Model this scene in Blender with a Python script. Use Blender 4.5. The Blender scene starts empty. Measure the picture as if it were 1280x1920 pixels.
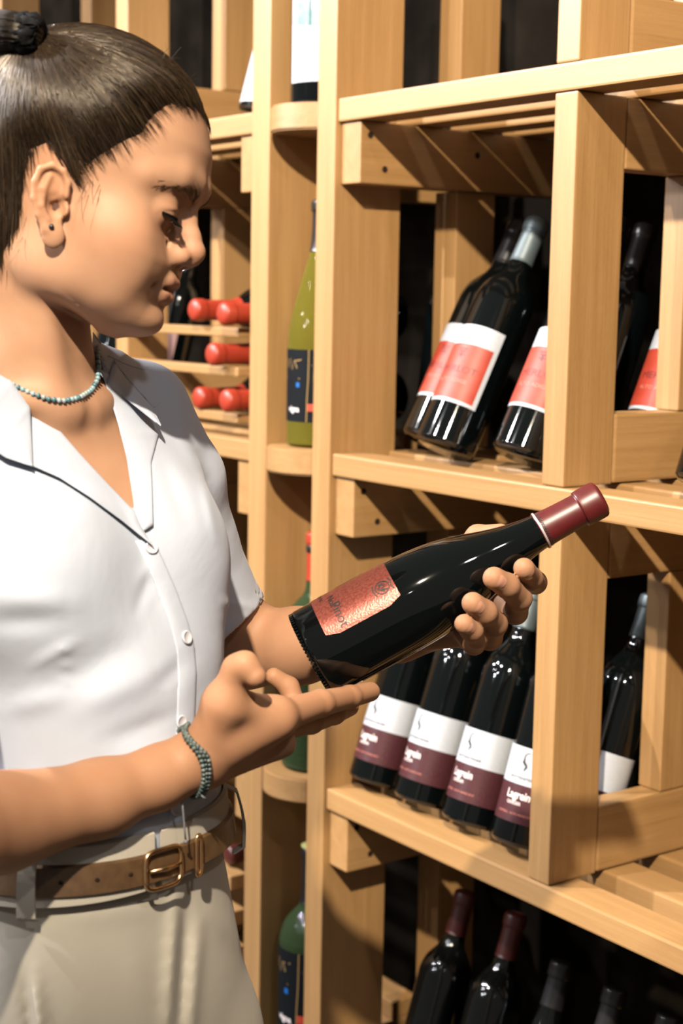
import bpy, bmesh, math, random
import numpy as np
from mathutils import Vector, Matrix

# ------------------------------------------------------------------ camera
SC = bpy.context.scene
FPX = 2950.0                      # focal length in pixels of the 1280x1920 frame
YAW, PITCH, ROLL = -0.94272691, 0.13367009, 0.0182538
CAM = np.array([0.0, -1.25, 1.58])
_cy, _sy, _cp, _sp = math.cos(YAW), math.sin(YAW), math.cos(PITCH), math.sin(PITCH)
_f = np.array([_sy*_cp, _cy*_cp, -_sp]); _r = np.array([_cy, -_sy, 0.0]); _u = np.cross(_r, _f)
_c, _s = math.cos(ROLL), math.sin(ROLL)
RM = np.array([_c*_r + _s*_u, -_s*_r + _c*_u, _f])     # rows: right, up, forward
cd = bpy.data.cameras.new('camera'); cam = bpy.data.objects.new('camera', cd)
SC.collection.objects.link(cam); SC.camera = cam
cd.sensor_fit = 'VERTICAL'; cd.sensor_height = 36.0; cd.sensor_width = 24.0
cd.lens = FPX/1920.0*36.0
cd.clip_start = 0.05; cd.clip_end = 50
cam.matrix_world = Matrix(((RM[0][0], RM[1][0], -RM[2][0], CAM[0]), (RM[0][1], RM[1][1], -RM[2][1], CAM[1]),
                           (RM[0][2], RM[1][2], -RM[2][2], CAM[2]), (0, 0, 0, 1)))
cd.dof.use_dof = True; cd.dof.focus_distance = 1.44; cd.dof.aperture_fstop = 6.3

# ------------------------------------------------------------------ light
SC.view_settings.view_transform = 'Standard'; SC.view_settings.look = 'None'
SC.view_settings.gamma = 1.0; SC.view_settings.use_curve_mapping = False
SC.view_settings.exposure = 0.08
w = bpy.data.worlds.new('world'); SC.world = w; w.use_nodes = True
w.node_tree.nodes['Background'].inputs[0].default_value = (1.0, 0.90, 0.80, 1)
w.node_tree.nodes['Background'].inputs[1].default_value = 0.20
def lamp(name, loc, power, radius=0.035, color=(1.0, 0.965, 0.955), kind='POINT', target=None, angle=100):
    ld = bpy.data.lights.new(name, kind); ld.energy = power; ld.color = color
    ld.shadow_soft_size = radius
    o = bpy.data.objects.new(name, ld); o.location = loc; SC.collection.objects.link(o)
    if kind == 'SPOT':
        ld.spot_size = math.radians(angle); ld.spot_blend = 0.6
        d = Vector(target)-Vector(loc); o.rotation_euler = d.to_track_quat('-Z', 'Y').to_euler()
    return o
lamp('spot_or_fill', (0.35, -1.9, 3.2), 960, color=(1.0, 0.87, 0.68), kind='SPOT', target=(-1.45, 0.0, 1.55), angle=43)
lamp('spot_or_fill', (-1.75, -2.2, 3.2), 240)
lamp('spot_or_fill', (-2.9, -1.9, 3.2), 560)
lamp('spot_or_fill', (-0.5, -3.0, 3.2), 5)
lamp('spot_or_fill', (1.3, -2.9, 3.2), 5)
lamp('spot_or_fill', (0.55, -0.75, 3.1), 40, radius=0.05)
lamp('spot_or_fill', (-3.5, -1.6, 2.7), 130)  # added lamp low on the left, brightens and whitens the board fronts
for _p in ((-3.3, -2.6, 2.7), (-2.7, -3.5, 2.5), (-2.0, -3.6, 2.8), (-3.0, -3.0, 3.1)):
    lamp('fill_lamp', _p, 62, radius=0.05, color=(0.95, 0.97, 1.0))  # added fill, no fixtures there: lifts the shadows on the figure

# ------------------------------------------------------------------ helpers
COL = SC.collection
def empty(name, label, cat, loc=(0, 0, 0), rot=None, group=None):
    o = bpy.data.objects.new(name, None); COL.objects.link(o)
    o.empty_display_size = 0.02
    o.location = loc
    if rot is not None: o.rotation_euler = rot
    o['label'] = label; o['category'] = cat
    if group: o['group'] = group
    return o
def link(name, me, mat=None, parent=None, smooth=False, label=None):
    o = bpy.data.objects.new(name, me); COL.objects.link(o)
    if mat is not None and not me.materials: me.materials.append(mat)
    if parent is not None: o.parent = parent
    if smooth: me.polygons.foreach_set('use_smooth', [True]*len(me.polygons))
    if label: o['label'] = label
    return o
def mesh(verts, faces, smooth=False):
    me = bpy.data.meshes.new('m'); me.from_pydata([tuple(map(float, v)) for v in verts], [], [tuple(map(int, f)) for f in faces]); me.update()
    if smooth: me.polygons.foreach_set('use_smooth', [True]*len(me.polygons))
    return me
def np_mesh(V, Q, smooth=True):
    V = np.asarray(V, np.float32); Q = np.asarray(Q, np.int32); n = Q.shape[1]
    me = bpy.data.meshes.new('m'); me.vertices.add(len(V)); me.vertices.foreach_set('co', V.ravel())
    me.loops.add(Q.size); me.loops.foreach_set('vertex_index', Q.ravel())
    me.polygons.add(len(Q)); me.polygons.foreach_set('loop_start', np.arange(0, Q.size, n, dtype=np.int32))
    me.polygons.foreach_set('loop_total', np.full(len(Q), n, np.int32))
    me.polygons.foreach_set('use_smooth', np.full(len(Q), smooth, bool))
    me.update(); me.validate(); return me
def set_color(me, C):
    a = me.color_attributes.new('tint', 'FLOAT_COLOR', 'POINT')
    C = np.asarray(C, np.float32)
    if C.shape[1] == 3: C = np.hstack([C, np.ones((len(C), 1), np.float32)])
    a.data.foreach_set('color', C.ravel())
def box_mesh(x0, x1, y0, y1, z0, z1, bev=0.0018):
    bm = bmesh.new(); bmesh.ops.create_cube(bm, size=1)
    for v in bm.verts: v.co = ((x0+x1)/2+v.co.x*(x1-x0), (y0+y1)/2+v.co.y*(y1-y0), (z0+z1)/2+v.co.z*(z1-z0))
    if bev: bmesh.ops.bevel(bm, geom=bm.edges[:], offset=bev, segments=2, affect='EDGES', profile=0.6)
    me = bpy.data.meshes.new('m'); bm.to_mesh(me); bm.free(); return me
def lathe(profile, seg=48, cap=True):
    V, F = [], []; n = len(profile)
    for i, (r, z) in enumerate(profile):
        for k in range(seg):
            a = 2*math.pi*k/seg; V.append((r*math.cos(a), r*math.sin(a), z))
    for i in range(n-1):
        for k in range(seg):
            F.append((i*seg+k, i*seg+(k+1) % seg, (i+1)*seg+(k+1) % seg, (i+1)*seg+k))
    if cap:
        F.append(tuple(reversed(range(seg)))); F.append(tuple(range((n-1)*seg, n*seg)))
    return mesh(V, F, True)
def smooth_profile(pts, n=6):
    """Catmull-Rom through (r,z) points"""
    P = [np.array(p, float) for p in pts]; out = []
    for i in range(len(P)-1):
        p0, p1, p2, p3 = P[max(i-1, 0)], P[i], P[i+1], P[min(i+2, len(P)-1)]
        for t in np.arange(n)/n:
            out.append(0.5*((2*p1)+(-p0+p2)*t+(2*p0-5*p1+4*p2-p3)*t*t+(-p0+3*p1-3*p2+p3)*t**3))
    out.append(P[-1]); return [(max(float(a), 1e-4), float(b)) for a, b in out]
def tube(points, radius, seg=8, closed=False):
    P = np.array(points, float); n = len(P); V, F = [], []
    rad = np.broadcast_to(np.asarray(radius, float), (n,))
    up = np.array([0, 0, 1.0])
    for i in range(n):
        d = (P[(i+1) % n]-P[i-1]) if (closed or 0 < i < n-1) else (P[1]-P[0] if i == 0 else P[-1]-P[-2])
        d = d/(np.linalg.norm(d)+1e-12)
        a = np.cross(d, up)
        if np.linalg.norm(a) < 1e-3: a = np.cross(d, [1.0, 0, 0])
        a /= np.linalg.norm(a); b = np.cross(d, a)
        for k in range(seg):
            th = 2*math.pi*k/seg; V.append(P[i]+rad[i]*(math.cos(th)*a+math.sin(th)*b))
    m = n if closed else n-1
    for i in range(m):
        j = (i+1) % n
        for k in range(seg): F.append((i*seg+k, i*seg+(k+1) % seg, j*seg+(k+1) % seg, j*seg+k))
    if not closed:
        F.append(tuple(reversed(range(seg)))); F.append(tuple(range((n-1)*seg, n*seg)))
    return mesh(V, F, True)
def join(meshes):
    bm = bmesh.new()
    for m in meshes: bm.from_mesh(m)
    me = bpy.data.meshes.new('m'); bm.to_mesh(me); bm.free(); return me
def PX(px, py, t):
    """point seen at pixel (px,py) at depth t along the optical axis, in camera axes"""
    return np.array([(px-640)/FPX*t, (960-py)/FPX*t, t])
def toW(C): return CAM + np.asarray(C) @ RM
def toC(Wp): return (np.asarray(Wp)-CAM) @ RM.T
def WPX(px, py, t): return toW(PX(px, py, t))

# ------------------------------------------------------------------ materials
def nodes(name):
    m = bpy.data.materials.new(name); m.use_nodes = True
    nt = m.node_tree; return m, nt, nt.nodes['Principled BSDF']
def simple(name, col, rough=0.5, metal=0.0, spec=0.5, coat=0.0):
    m, nt, b = nodes(name)
    b.inputs['Base Color'].default_value = (*col, 1); b.inputs['Roughness'].default_value = rough
    b.inputs['Metallic'].default_value = metal; b.inputs['Specular IOR Level'].default_value = spec
    b.inputs['Coat Weight'].default_value = coat
    return m
def N(nt, kind, **kw):
    n = nt.nodes.new(kind)
    for k, v in kw.items():
        if hasattr(n, k): setattr(n, k, v)
        else: n.inputs[k].default_value = v
    return n
def wood(name, axis, c0=(0.215, 0.109, 0.032), c1=(0.345, 0.197, 0.079)):
    m, nt, b = nodes(name); L = nt.links
    tc = N(nt, 'ShaderNodeTexCoord'); oi = N(nt, 'ShaderNodeObjectInfo')
    off = N(nt, 'ShaderNodeVectorMath', operation='SCALE'); off.inputs[0].default_value = (7.3, 3.1, 5.7); L.new(oi.outputs['Random'], off.inputs['Scale'])
    add = N(nt, 'ShaderNodeVectorMath', operation='ADD'); L.new(tc.outputs['Object'], add.inputs[0]); L.new(off.outputs[0], add.inputs[1])
    def mapped(sc):
        mp = N(nt, 'ShaderNodeMapping'); v = [sc[0]]*3; v[axis] = sc[1]; mp.inputs['Scale'].default_value = v
        L.new(add.outputs[0], mp.inputs['Vector']); return mp
    fine = N(nt, 'ShaderNodeTexNoise'); fine.inputs['Scale'].default_value = 1; fine.inputs['Detail'].default_value = 4
    L.new(mapped((420, 9)).outputs[0], fine.inputs['Vector'])
    mid = N(nt, 'ShaderNodeTexNoise'); mid.inputs['Scale'].default_value = 1; mid.inputs['Detail'].default_value = 3; mid.inputs['Distortion'].default_value = 0.6
    L.new(mapped((70, 2.5)).outputs[0], mid.inputs['Vector'])
    big = N(nt, 'ShaderNodeTexNoise'); big.inputs['Scale'].default_value = 1
    L.new(mapped((9, 1.5)).outputs[0], big.inputs['Vector'])
    fl = N(nt, 'ShaderNodeTexNoise'); fl.inputs['Scale'].default_value = 1; fl.inputs['Detail'].default_value = 1   # short beech flecks
    L.new(mapped((900, 160)).outputs[0], fl.inputs['Vector'])
    a1 = N(nt, 'ShaderNodeMath', operation='MULTIPLY'); L.new(fine.outputs[0], a1.inputs[0]); a1.inputs[1].default_value = 0.40
    a2 = N(nt, 'ShaderNodeMath', operation='MULTIPLY_ADD'); L.new(mid.outputs[0], a2.inputs[0]); a2.inputs[1].default_value = 0.45; L.new(a1.outputs[0], a2.inputs[2])
    a3 = N(nt, 'ShaderNodeMath', operation='MULTIPLY_ADD'); L.new(big.outputs[0], a3.inputs[0]); a3.inputs[1].default_value = 0.35; L.new(a2.outputs[0], a3.inputs[2])
    a4 = N(nt, 'ShaderNodeMath', operation='MULTIPLY_ADD'); L.new(fl.outputs[0], a4.inputs[0]); a4.inputs[1].default_value = 0.18; L.new(a3.outputs[0], a4.inputs[2])
    a5 = N(nt, 'ShaderNodeMath', operation='MULTIPLY_ADD'); L.new(oi.outputs['Random'], a5.inputs[0]); a5.inputs[1].default_value = 0.16; L.new(a4.outputs[0], a5.inputs[2])
    cr = N(nt, 'ShaderNodeValToRGB'); cr.color_ramp.elements[0].position = 0.48; cr.color_ramp.elements[1].position = 1.0
    cr.color_ramp.elements[0].color = (*c0, 1); cr.color_ramp.elements[1].color = (*c1, 1)
    L.new(a5.outputs[0], cr.inputs[0]); L.new(cr.outputs[0], b.inputs['Base Color'])
    b.inputs['Roughness'].default_value = 0.48; b.inputs['Specular IOR Level'].default_value = 0.75
    bp = N(nt, 'ShaderNodeBump'); bp.inputs['Strength'].default_value = 0.08; bp.inputs['Distance'].default_value = 0.002
    L.new(a2.outputs[0], bp.inputs['Height']); L.new(bp.outputs[0], b.inputs['Normal'])
    return m
WD = [wood('beech_x', 0), wood('beech_y', 1), wood('beech_z', 2)]
M_hole = simple('hole_dark', (0.02, 0.012, 0.008), 0.9, spec=0.1)
M_glass = simple('dark_glass', (0.0012, 0.002, 0.0022), 0.045, spec=0.5)
M_glass2 = simple('dark_glass_b', (0.0015, 0.002, 0.002), 0.08, spec=0.5)
def tinted(name, col, rough=0.03, trans=1.0):
    m, nt, b = nodes(name)
    b.inputs['Base Color'].default_value = (*col, 1); b.inputs['Roughness'].default_value = rough
    b.inputs['Transmission Weight'].default_value = trans; b.inputs['IOR'].default_value = 1.20
    return m
M_green = tinted('olive_glass', (0.34, 0.30, 0.045), trans=0.80)
M_dkgreen = tinted('bottle_green_glass', (0.07, 0.115, 0.05), trans=0.75)
M_clear = tinted('clear_glass', (0.75, 0.78, 0.72))
def grainy(name, c0, c1, scale, rough=0.5, bump=0.0, spec=0.4, metal=0.0, coat=0.0):
    m, nt, b = nodes(name); L = nt.links
    tc = N(nt, 'ShaderNodeTexCoord'); n = N(nt, 'ShaderNodeTexNoise'); n.inputs['Scale'].default_value = scale; n.inputs['Detail'].default_value = 5
    L.new(tc.outputs['Object'], n.inputs['Vector'])
    cr = N(nt, 'ShaderNodeValToRGB'); cr.color_ramp.elements[0].color = (*c0, 1); cr.color_ramp.elements[1].color = (*c1, 1)
    cr.color_ramp.elements[0].position = 0.35; cr.color_ramp.elements[1].position = 0.65
    L.new(n.outputs[0], cr.inputs[0]); L.new(cr.outputs[0], b.inputs['Base Color'])
    b.inputs['Roughness'].default_value = rough; b.inputs['Specular IOR Level'].default_value = spec; b.inputs['Metallic'].default_value = metal; b.inputs['Coat Weight'].default_value = coat
    if bump:
        bp = N(nt, 'ShaderNodeBump'); bp.inputs['Strength'].default_value = bump; bp.inputs['Distance'].default_value = 0.001
        L.new(n.outputs[0], bp.inputs['Height']); L.new(bp.outputs[0], b.inputs['Normal'])
    return m
M_white = grainy('label_white', (0.34, 0.36, 0.40), (0.37, 0.39, 0.43), 300, 0.55)
M_maroon = grainy('label_maroon', (0.043, 0.0125, 0.0155), (0.055, 0.016, 0.0195), 300, 0.35)
M_coral = grainy('label_coral', (0.27, 0.028, 0.013), (0.31, 0.036, 0.018), 60, 0.5)
M_ink = simple('ink_black', (0.015, 0.014, 0.016), 0.6)
M_redink = simple('ink_dark_red', (0.085, 0.009, 0.007), 0.6)
M_pinkink = simple('ink_pale_coral', (0.42, 0.14, 0.105), 0.6)
M_whiteink = simple('ink_white', (0.60, 0.54, 0.53), 0.6)
M_black_label = simple('label_black', (0.003, 0.004, 0.0055), 0.7, spec=0.12)
M_gold = simple('ink_gold', (0.30, 0.19, 0.07), 0.4, metal=0.3)
M_blueink = simple('ink_blue', (0.0, 0.08, 0.30), 0.5)
M_redspot = simple('ink_vermilion', (0.38, 0.04, 0.02), 0.5)
M_teal = grainy('label_teal_wash', (0.09, 0.19, 0.205), (0.22, 0.30, 0.32), 45, 0.6)
M_capred = grainy('capsule_oxblood', (0.062, 0.0055, 0.0065), (0.078, 0.008, 0.008), 90, 0.40, spec=0.5)
M_capbright = simple('capsule_orange_red', (0.26, 0.026, 0.011), 0.42)
M_capdim = simple('capsule_dark_red', (0.06, 0.010, 0.008), 0.4)
M_capgrey = simple('capsule_slate_grey', (0.09, 0.115, 0.125), 0.42, metal=0.35)
M_capblack = simple('capsule_black', (0.008, 0.008, 0.009), 0.3)
M_cork = simple('bottle_top_yellow_green', (0.26, 0.26, 0.09), 0.6)
M_foil_label = grainy('label_copper_foil', (0.20, 0.043, 0.031), (0.28, 0.085, 0.066), 500, 0.34, bump=0.25, metal=0.55)
M_cream = simple('label_cream', (0.42, 0.35, 0.24), 0.6)
M_pinklabel = simple('label_dusty_pink', (0.26, 0.15, 0.145), 0.6)

# ------------------------------------------------------------------ setting
def struct(name, me, mat):
    o = link(name, me, mat); o['kind'] = 'structure'; return o
M_floor = grainy('floor_stone', (0.040, 0.032, 0.025), (0.06, 0.048, 0.038), 6, 0.7, bump=0.1, spec=0.1)
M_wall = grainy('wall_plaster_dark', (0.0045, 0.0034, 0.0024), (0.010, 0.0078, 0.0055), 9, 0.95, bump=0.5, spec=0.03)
struct('floor', box_mesh(-5, 3.0, -4.5, 0.62, -0.12, 0.0, 0), M_floor)
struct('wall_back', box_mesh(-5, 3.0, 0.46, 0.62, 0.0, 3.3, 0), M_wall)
# ------------------------------------------------------------------ wine racks
ZT = [1.846, 1.372, 0.898, 0.424]                # slat shelf heights
def board(name, x0, x1, y0, y1, z0, z1, axis, parent, bev=0.0022):
    return link(name, box_mesh(x0, x1, y0, y1, z0, z1, bev), WD[axis], parent)
def hole(parent, x, y, z, r=0.0045):
    V = [(x+0.0004, y+r*math.cos(a), z+r*math.sin(a)) for a in np.linspace(0, 2*math.pi, 16, endpoint=False)]
    V += [(x-0.004, v[1], v[2]) for v in V]
    F = [tuple(range(16))]+[(i, (i+1) % 16, 16+(i+1) % 16, 16+i) for i in range(16)]
    return link('screw_hole', mesh(V, F), M_hole, parent)
def slats(parent, x0, x1, z, n=4):
    for k in range(n):
        y0 = 0.0968*k
        board('slat', x0, x1, y0, y0+0.053, z-0.0305, z, 0, parent, 0.0028)
def frame(parent, x0, x1, skip_front=False, low=0.0, top=2.55):
    """ladder frame: front post, side rails above and below, rear post, repeated between the shelves"""
    edges = [low]+[z for z in reversed(ZT) if z > low]+[top]
    for a, b in zip(edges[:-1], edges[1:]):
        zb = b-0.0315 if b != top else b
        za = a+0.0008
        board('post', x0, x1, 0.002, 0.080, za, zb, 2, parent)
        if a > 0.1: board('side_rail', x0, x1, 0.0812, 0.385, za+0.001, a+0.083, 1, parent, 0.0035)
        zr0 = a+0.0835 if a > 0.1 else a
        zr1 = b-0.1125 if b != top else b
        board('rear_post', x0-0.001, x1, 0.187, 0.258, zr0, zr1, 2, parent)
        if b != top: board('bracket', x0, x1, 0.0812, 0.385, b-0.112, b-0.032, 1, parent)
def bracket_row(parent, x0, x1, holes=True):
    for z in ZT:
        b = board('bracket', x0, x1, 0.006, 0.385, z-0.112, z-0.0312, 1, parent)
        if holes:
            for yy, zz in ((0.022, z-0.049), (0.047, z-0.092), (0.208, z-0.063)):
                hole(b, x1, yy, zz)

rack = empty('wine_rack', 'wide beech wine rack with slatted shelves right of the narrow niche', 'wine rack', (-1.3, 0.2, 0))
def at(parent_empty):        # keep world coordinates for the boards
    return parent_empty
X0, X1 = -1.746, -0.30
def reparent(root):
    inv = Matrix.Translation(-Vector(root.location))
    for ch in root.children: ch.matrix_parent_inverse = inv
for z in ZT: slats(rack, X0+0.0005, X1, z)
bracket_row(rack, X0+0.0003, -1.702)
frame(rack, -1.331, -1.295, low=ZT[2])
frame(rack, -0.87, -0.834, low=ZT[2])
edges = [0.0]+list(reversed(ZT))+[2.55]
for a, b in zip(edges[:-1], edges[1:]):
    board('rear_post', -1.766, -1.7185 if b != 2.55 else -1.7185, 0.187, 0.258, a+(0.001 if a else 0), b-(0.1125 if b != 2.55 else 0), 2, rack)
reparent(rack)

# narrow display niche: two tall boards, bow-fronted shelves, back board
niche = empty('display_niche', 'narrow tall beech niche with bow fronted shelves between the two racks', 'display niche', (-1.85, 0.05, 0))
board('side_board', -1.788, -1.746, -0.004, 0.109, 0, 2.6, 2, niche)
board('side_board', -1.952, -1.906, -0.004, 0.109, 0, 2.6, 2, niche)
board('back_board', -1.905, -1.789, 0.109, 0.127, 0, 2.6, 2, niche)
def bow_shelf(z, th=0.036):
    bm = bmesh.new(); pts = []
    xa, xb = -1.9058, -1.7882
    for i in range(25):
        u = i/24; x = xa+(xb-xa)*u
        pts.append((x, 0.003-0.030*math.sin(math.pi*u)**0.75))
    pts += [(xb, 0.1085), (xa, 0.1085)]
    lo = [bm.verts.new((x, y, z-th)) for x, y in pts]; hi = [bm.verts.new((x, y, z)) for x, y in pts]; n = len(pts)
    bm.faces.new(hi); bm.faces.new(list(reversed(lo)))
    for i in range(n): bm.faces.new((lo[i], lo[(i+1) % n], hi[(i+1) % n], hi[i]))
    bmesh.ops.recalc_face_normals(bm, faces=bm.faces[:])
    bmesh.ops.bevel(bm, geom=[e for e in bm.edges if abs(e.verts[0].co.z-e.verts[1].co.z) < 1e-6], offset=0.0025, segments=2, affect='EDGES')
    me = bpy.data.meshes.new('m'); bm.to_mesh(me); bm.free(); return me
for z in ZT: link('bow_shelf', bow_shelf(z), WD[0], niche)
reparent(niche)

# left rack, behind the person
rack2 = empty('wine_rack', 'blurred beech wine rack behind the person, left of the narrow niche', 'wine rack', (-2.6, 0.2, 0))
LX0, LX1 = -3.7, -1.9525
for z in ZT: slats(rack2, LX0, LX1, z)
bracket_row(rack2, -1.996, -1.9525, False)
frame(rack2, -2.378, -2.338)
frame(rack2, -2.872, -2.832)
frame(rack2, -3.36, -3.32)
# cross bars that carry the lying bottles
for z in (1.4085, 1.4780, 1.5370): board('cross_bar', -2.337, -1.997, 0.004, 0.028, z-0.014, z, 0, rack2)
for z in (0.570, 0.630, 0.688): board('cross_bar', -2.337, -1.997, 0.0, 0.03, z-0.024, z, 0, rack2)
reparent(rack2)

# ------------------------------------------------------------------ bottles
BORD = dict(R=0.038, H=0.320, prof=[(0.034, 0.0), (0.0375, 0.004), (0.038, 0.010), (0.038, 0.07), (0.038, 0.14), (0.038, 0.190), (0.0368, 0.205), (0.0325, 0.219), (0.025, 0.231), (0.0185, 0.241), (0.0152, 0.252), (0.0143, 0.27), (0.014, 0.30), (0.0155, 0.303), (0.0155, 0.316), (0.013, 0.320)])
BURG = dict(R=0.041, H=0.292, prof=[(0.0365, 0.0), (0.040, 0.0035), (0.041, 0.010), (0.041, 0.06), (0.041, 0.100), (0.0395, 0.122), (0.0362, 0.143), (0.0305, 0.164), (0.0242, 0.184), (0.0190, 0.204), (0.0160, 0.222), (0.0146, 0.240), (0.0140, 0.262), (0.0142, 0.2665), (0.0158, 0.268), (0.0160, 0.283), (0.0152, 0.2862), (0.0145, 0.287)])
MAGF = dict(R=0.049, H=0.347, prof=[(0.044, 0.0), (0.048, 0.004), (0.049, 0.012), (0.049, 0.10), (0.049, 0.150), (0.0455, 0.178), (0.0385, 0.205), (0.0305, 0.235), (0.0225, 0.262), (0.0175, 0.285), (0.0160, 0.31), (0.0160, 0.33), (0.0175, 0.332), (0.0175, 0.344), (0.0155, 0.347)])
MAGB = dict(R=0.050, H=0.347, prof=[(0.045, 0.0), (0.049, 0.004), (0.050, 0.012), (0.050, 0.10), (0.050, 0.195), (0.0485, 0.212), (0.043, 0.229), (0.033, 0.243), (0.023, 0.254), (0.0180, 0.266), (0.0165, 0.29), (0.0165, 0.33), (0.0180, 0.332), (0.0180, 0.344), (0.016, 0.347)])
_bm = {}
def body_mesh(kind, key, mat):
    k = ('b', key, mat.name)
    if k not in _bm:
        p = smooth_profile(kind['prof'], 5)
        me = lathe(p, 56); me.materials.append(mat); _bm[k] = me
    return _bm[k]
def prof_r(kind, z):
    p = kind['prof']; zs = [q[1] for q in p]; rs = [q[0] for q in p]
    return float(np.interp(z, zs, rs))
def capsule_mesh(kind, key, z0, mat, extra=0.0006):
    k = ('c', key, z0, mat.name)
    if k not in _bm:
        p = [q for q in smooth_profile(kind['prof'], 5) if q[1] > z0]
        p = [(prof_r(kind, z0)+extra, z0)]+[(r+extra, z) for r, z in p]
        p += [(p[-1][0]-0.0025, p[-1][1]+extra+0.0006), (0.0005, p[-1][1]+extra+0.0006)]
        me = lathe(p, 40); me.materials.append(mat); _bm[k] = me
    return _bm[k]
def patch_mesh(kind, z0, z1, a0, a1, eps=0.0004, corner=0.0):
    """a sheet of paper wrapped round the bottle between heights z0..z1 and angles a0..a1 (radians)"""
    nu, nv = 36, 6; V, F = [], []
    for j in range(nv+1):
        v = j/nv; z = z0+(z1-z0)*v
        R = max(prof_r(kind, z), kind['R']*0.995 if abs(z-z0) < 1 else 0)+eps
        tr = 0
        if corner:
            dz = min(z-z0, z1-z)
            if dz < corner: tr = corner-math.sqrt(max(corner**2-(corner-dz)**2, 0))
        for i in range(nu+1):
            u = i/nu; lo, hi = a0+tr/R, a1-tr/R
            a = lo+(hi-lo)*u; V.append((R*math.cos(a), R*math.sin(a), z))
    for j in range(nv):
        for i in range(nu): q = j*(nu+1)+i; F.append((q, q+1, q+nu+2, q+nu+1))
    n = len(V)
    return mesh(V, F, True)
_txt = {}
def text_geo(s, bold=0.0):
    if (s, bold) not in _txt:
        c = bpy.data.curves.new('t', 'FONT'); c.body = s; c.align_x = 'CENTER'; c.size = 1.0; c.resolution_u = 3; c.offset = bold
        o = bpy.data.objects.new('t', c); COL.objects.link(o)
        bpy.context.view_layer.update()
        me = bpy.data.meshes.new_from_object(o.evaluated_get(bpy.context.evaluated_depsgraph_get()))
        bpy.data.objects.remove(o)
        bm = bmesh.new(); bm.from_mesh(me)
        bmesh.ops.triangulate(bm, faces=bm.faces[:])
        bmesh.ops.subdivide_edges(bm, edges=[e for e in bm.edges if e.calc_length() > 0.35], cuts=2)
        bmesh.ops.triangulate(bm, faces=bm.faces[:])
        _txt[(s, bold)] = ([tuple(v.co) for v in bm.verts], [tuple(v.index for v in f.verts) for f in bm.faces]); bm.free()
    return _txt[(s, bold)]
def wrap(geo2d, kind, a0, zc, size, sx=1.0, eps=0.0008, rot=0.0):
    """flat (u,v) geometry bent round the bottle; u runs round it, v up it"""
    V2, F = geo2d; V = []
    cr, sr = math.cos(rot), math.sin(rot)
    for v in V2:
        x, y = v[0]*size*sx, v[1]*size
        x, y = x*cr-y*sr, x*sr+y*cr
        z = zc+y; R = kind['R']+eps; a = a0+x/R
        V.append((R*math.cos(a), R*math.sin(a), z))
    return mesh(V, F)
def stroke2d(P, W):
    P = np.array(P, float); V, F = [], []
    for i in range(len(P)):
        d = P[min(i+1, len(P)-1)]-P[max(i-1, 0)]; d /= np.linalg.norm(d)+1e-9; n = np.array([-d[1], d[0]])
        V += [(*(P[i]+n*W[i]/2), 0), (*(P[i]-n*W[i]/2), 0)]
    for i in range(len(P)-1): F.append((2*i, 2*i+1, 2*i+3, 2*i+2))
    return V, F
def merge2d(*gs):
    V, F = [], []
    for g in gs:
        b = len(V); V += list(g[0]); F += [tuple(i+b for i in f) for f in g[1]]
    return V, F
def rect2d(x0, x1, y0, y1):
    n = 8; V, F = [], []
    for i in range(n+1):
        x = x0+(x1-x0)*i/n; V += [(x, y0, 0), (x, y1, 0)]
    for i in range(n): F.append((2*i, 2*i+2, 2*i+3, 2*i+1))
    return V, F
IBEX = merge2d(stroke2d([(.30, .98), (.12, 1.0), (-.05, .93), (-.14, .78), (-.15, .62), (-.12, .50), (-.16, .38), (-.05, .28), (.08, .16), (.14, .04), (.06, -.08), (.0, -.25)],
                        [.03, .06, .08, .10, .12, .15, .22, .21, .20, .18, .14, .05]),
               stroke2d([(-.14, .46), (-.24, .36), (-.28, .31)], [.08, .05, .02]), stroke2d([(.10, .10), (.22, .06)], [.06, .02]))
CACHE = {}
def cached(key, fn, mat):
    if key not in CACHE:
        me = fn(); me.materials.append(mat) if not me.materials else None; CACHE[key] = me
    return CACHE[key]
def lean_root(name, label, x, y, shelf, R, lean_deg, group=None, spin=0.0, sidelean=0.0, face=-math.pi/2):
    """root at the base centre; bottle leans back (+y); its local angle -90 deg is the front of the label"""
    th = math.radians(lean_deg)
    z = shelf+R*math.sin(th)*0.92+0.0006
    o = empty(name, label, 'bottle', (x, y, z), None, group)
    o.rotation_euler = (Matrix.Rotation(math.radians(sidelean), 3, 'Y') @ Matrix.Rotation(-th, 3, 'X') @ Matrix.Rotation(spin, 3, 'Z')).to_euler()
    return o
FRONT = -math.pi/2

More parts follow.
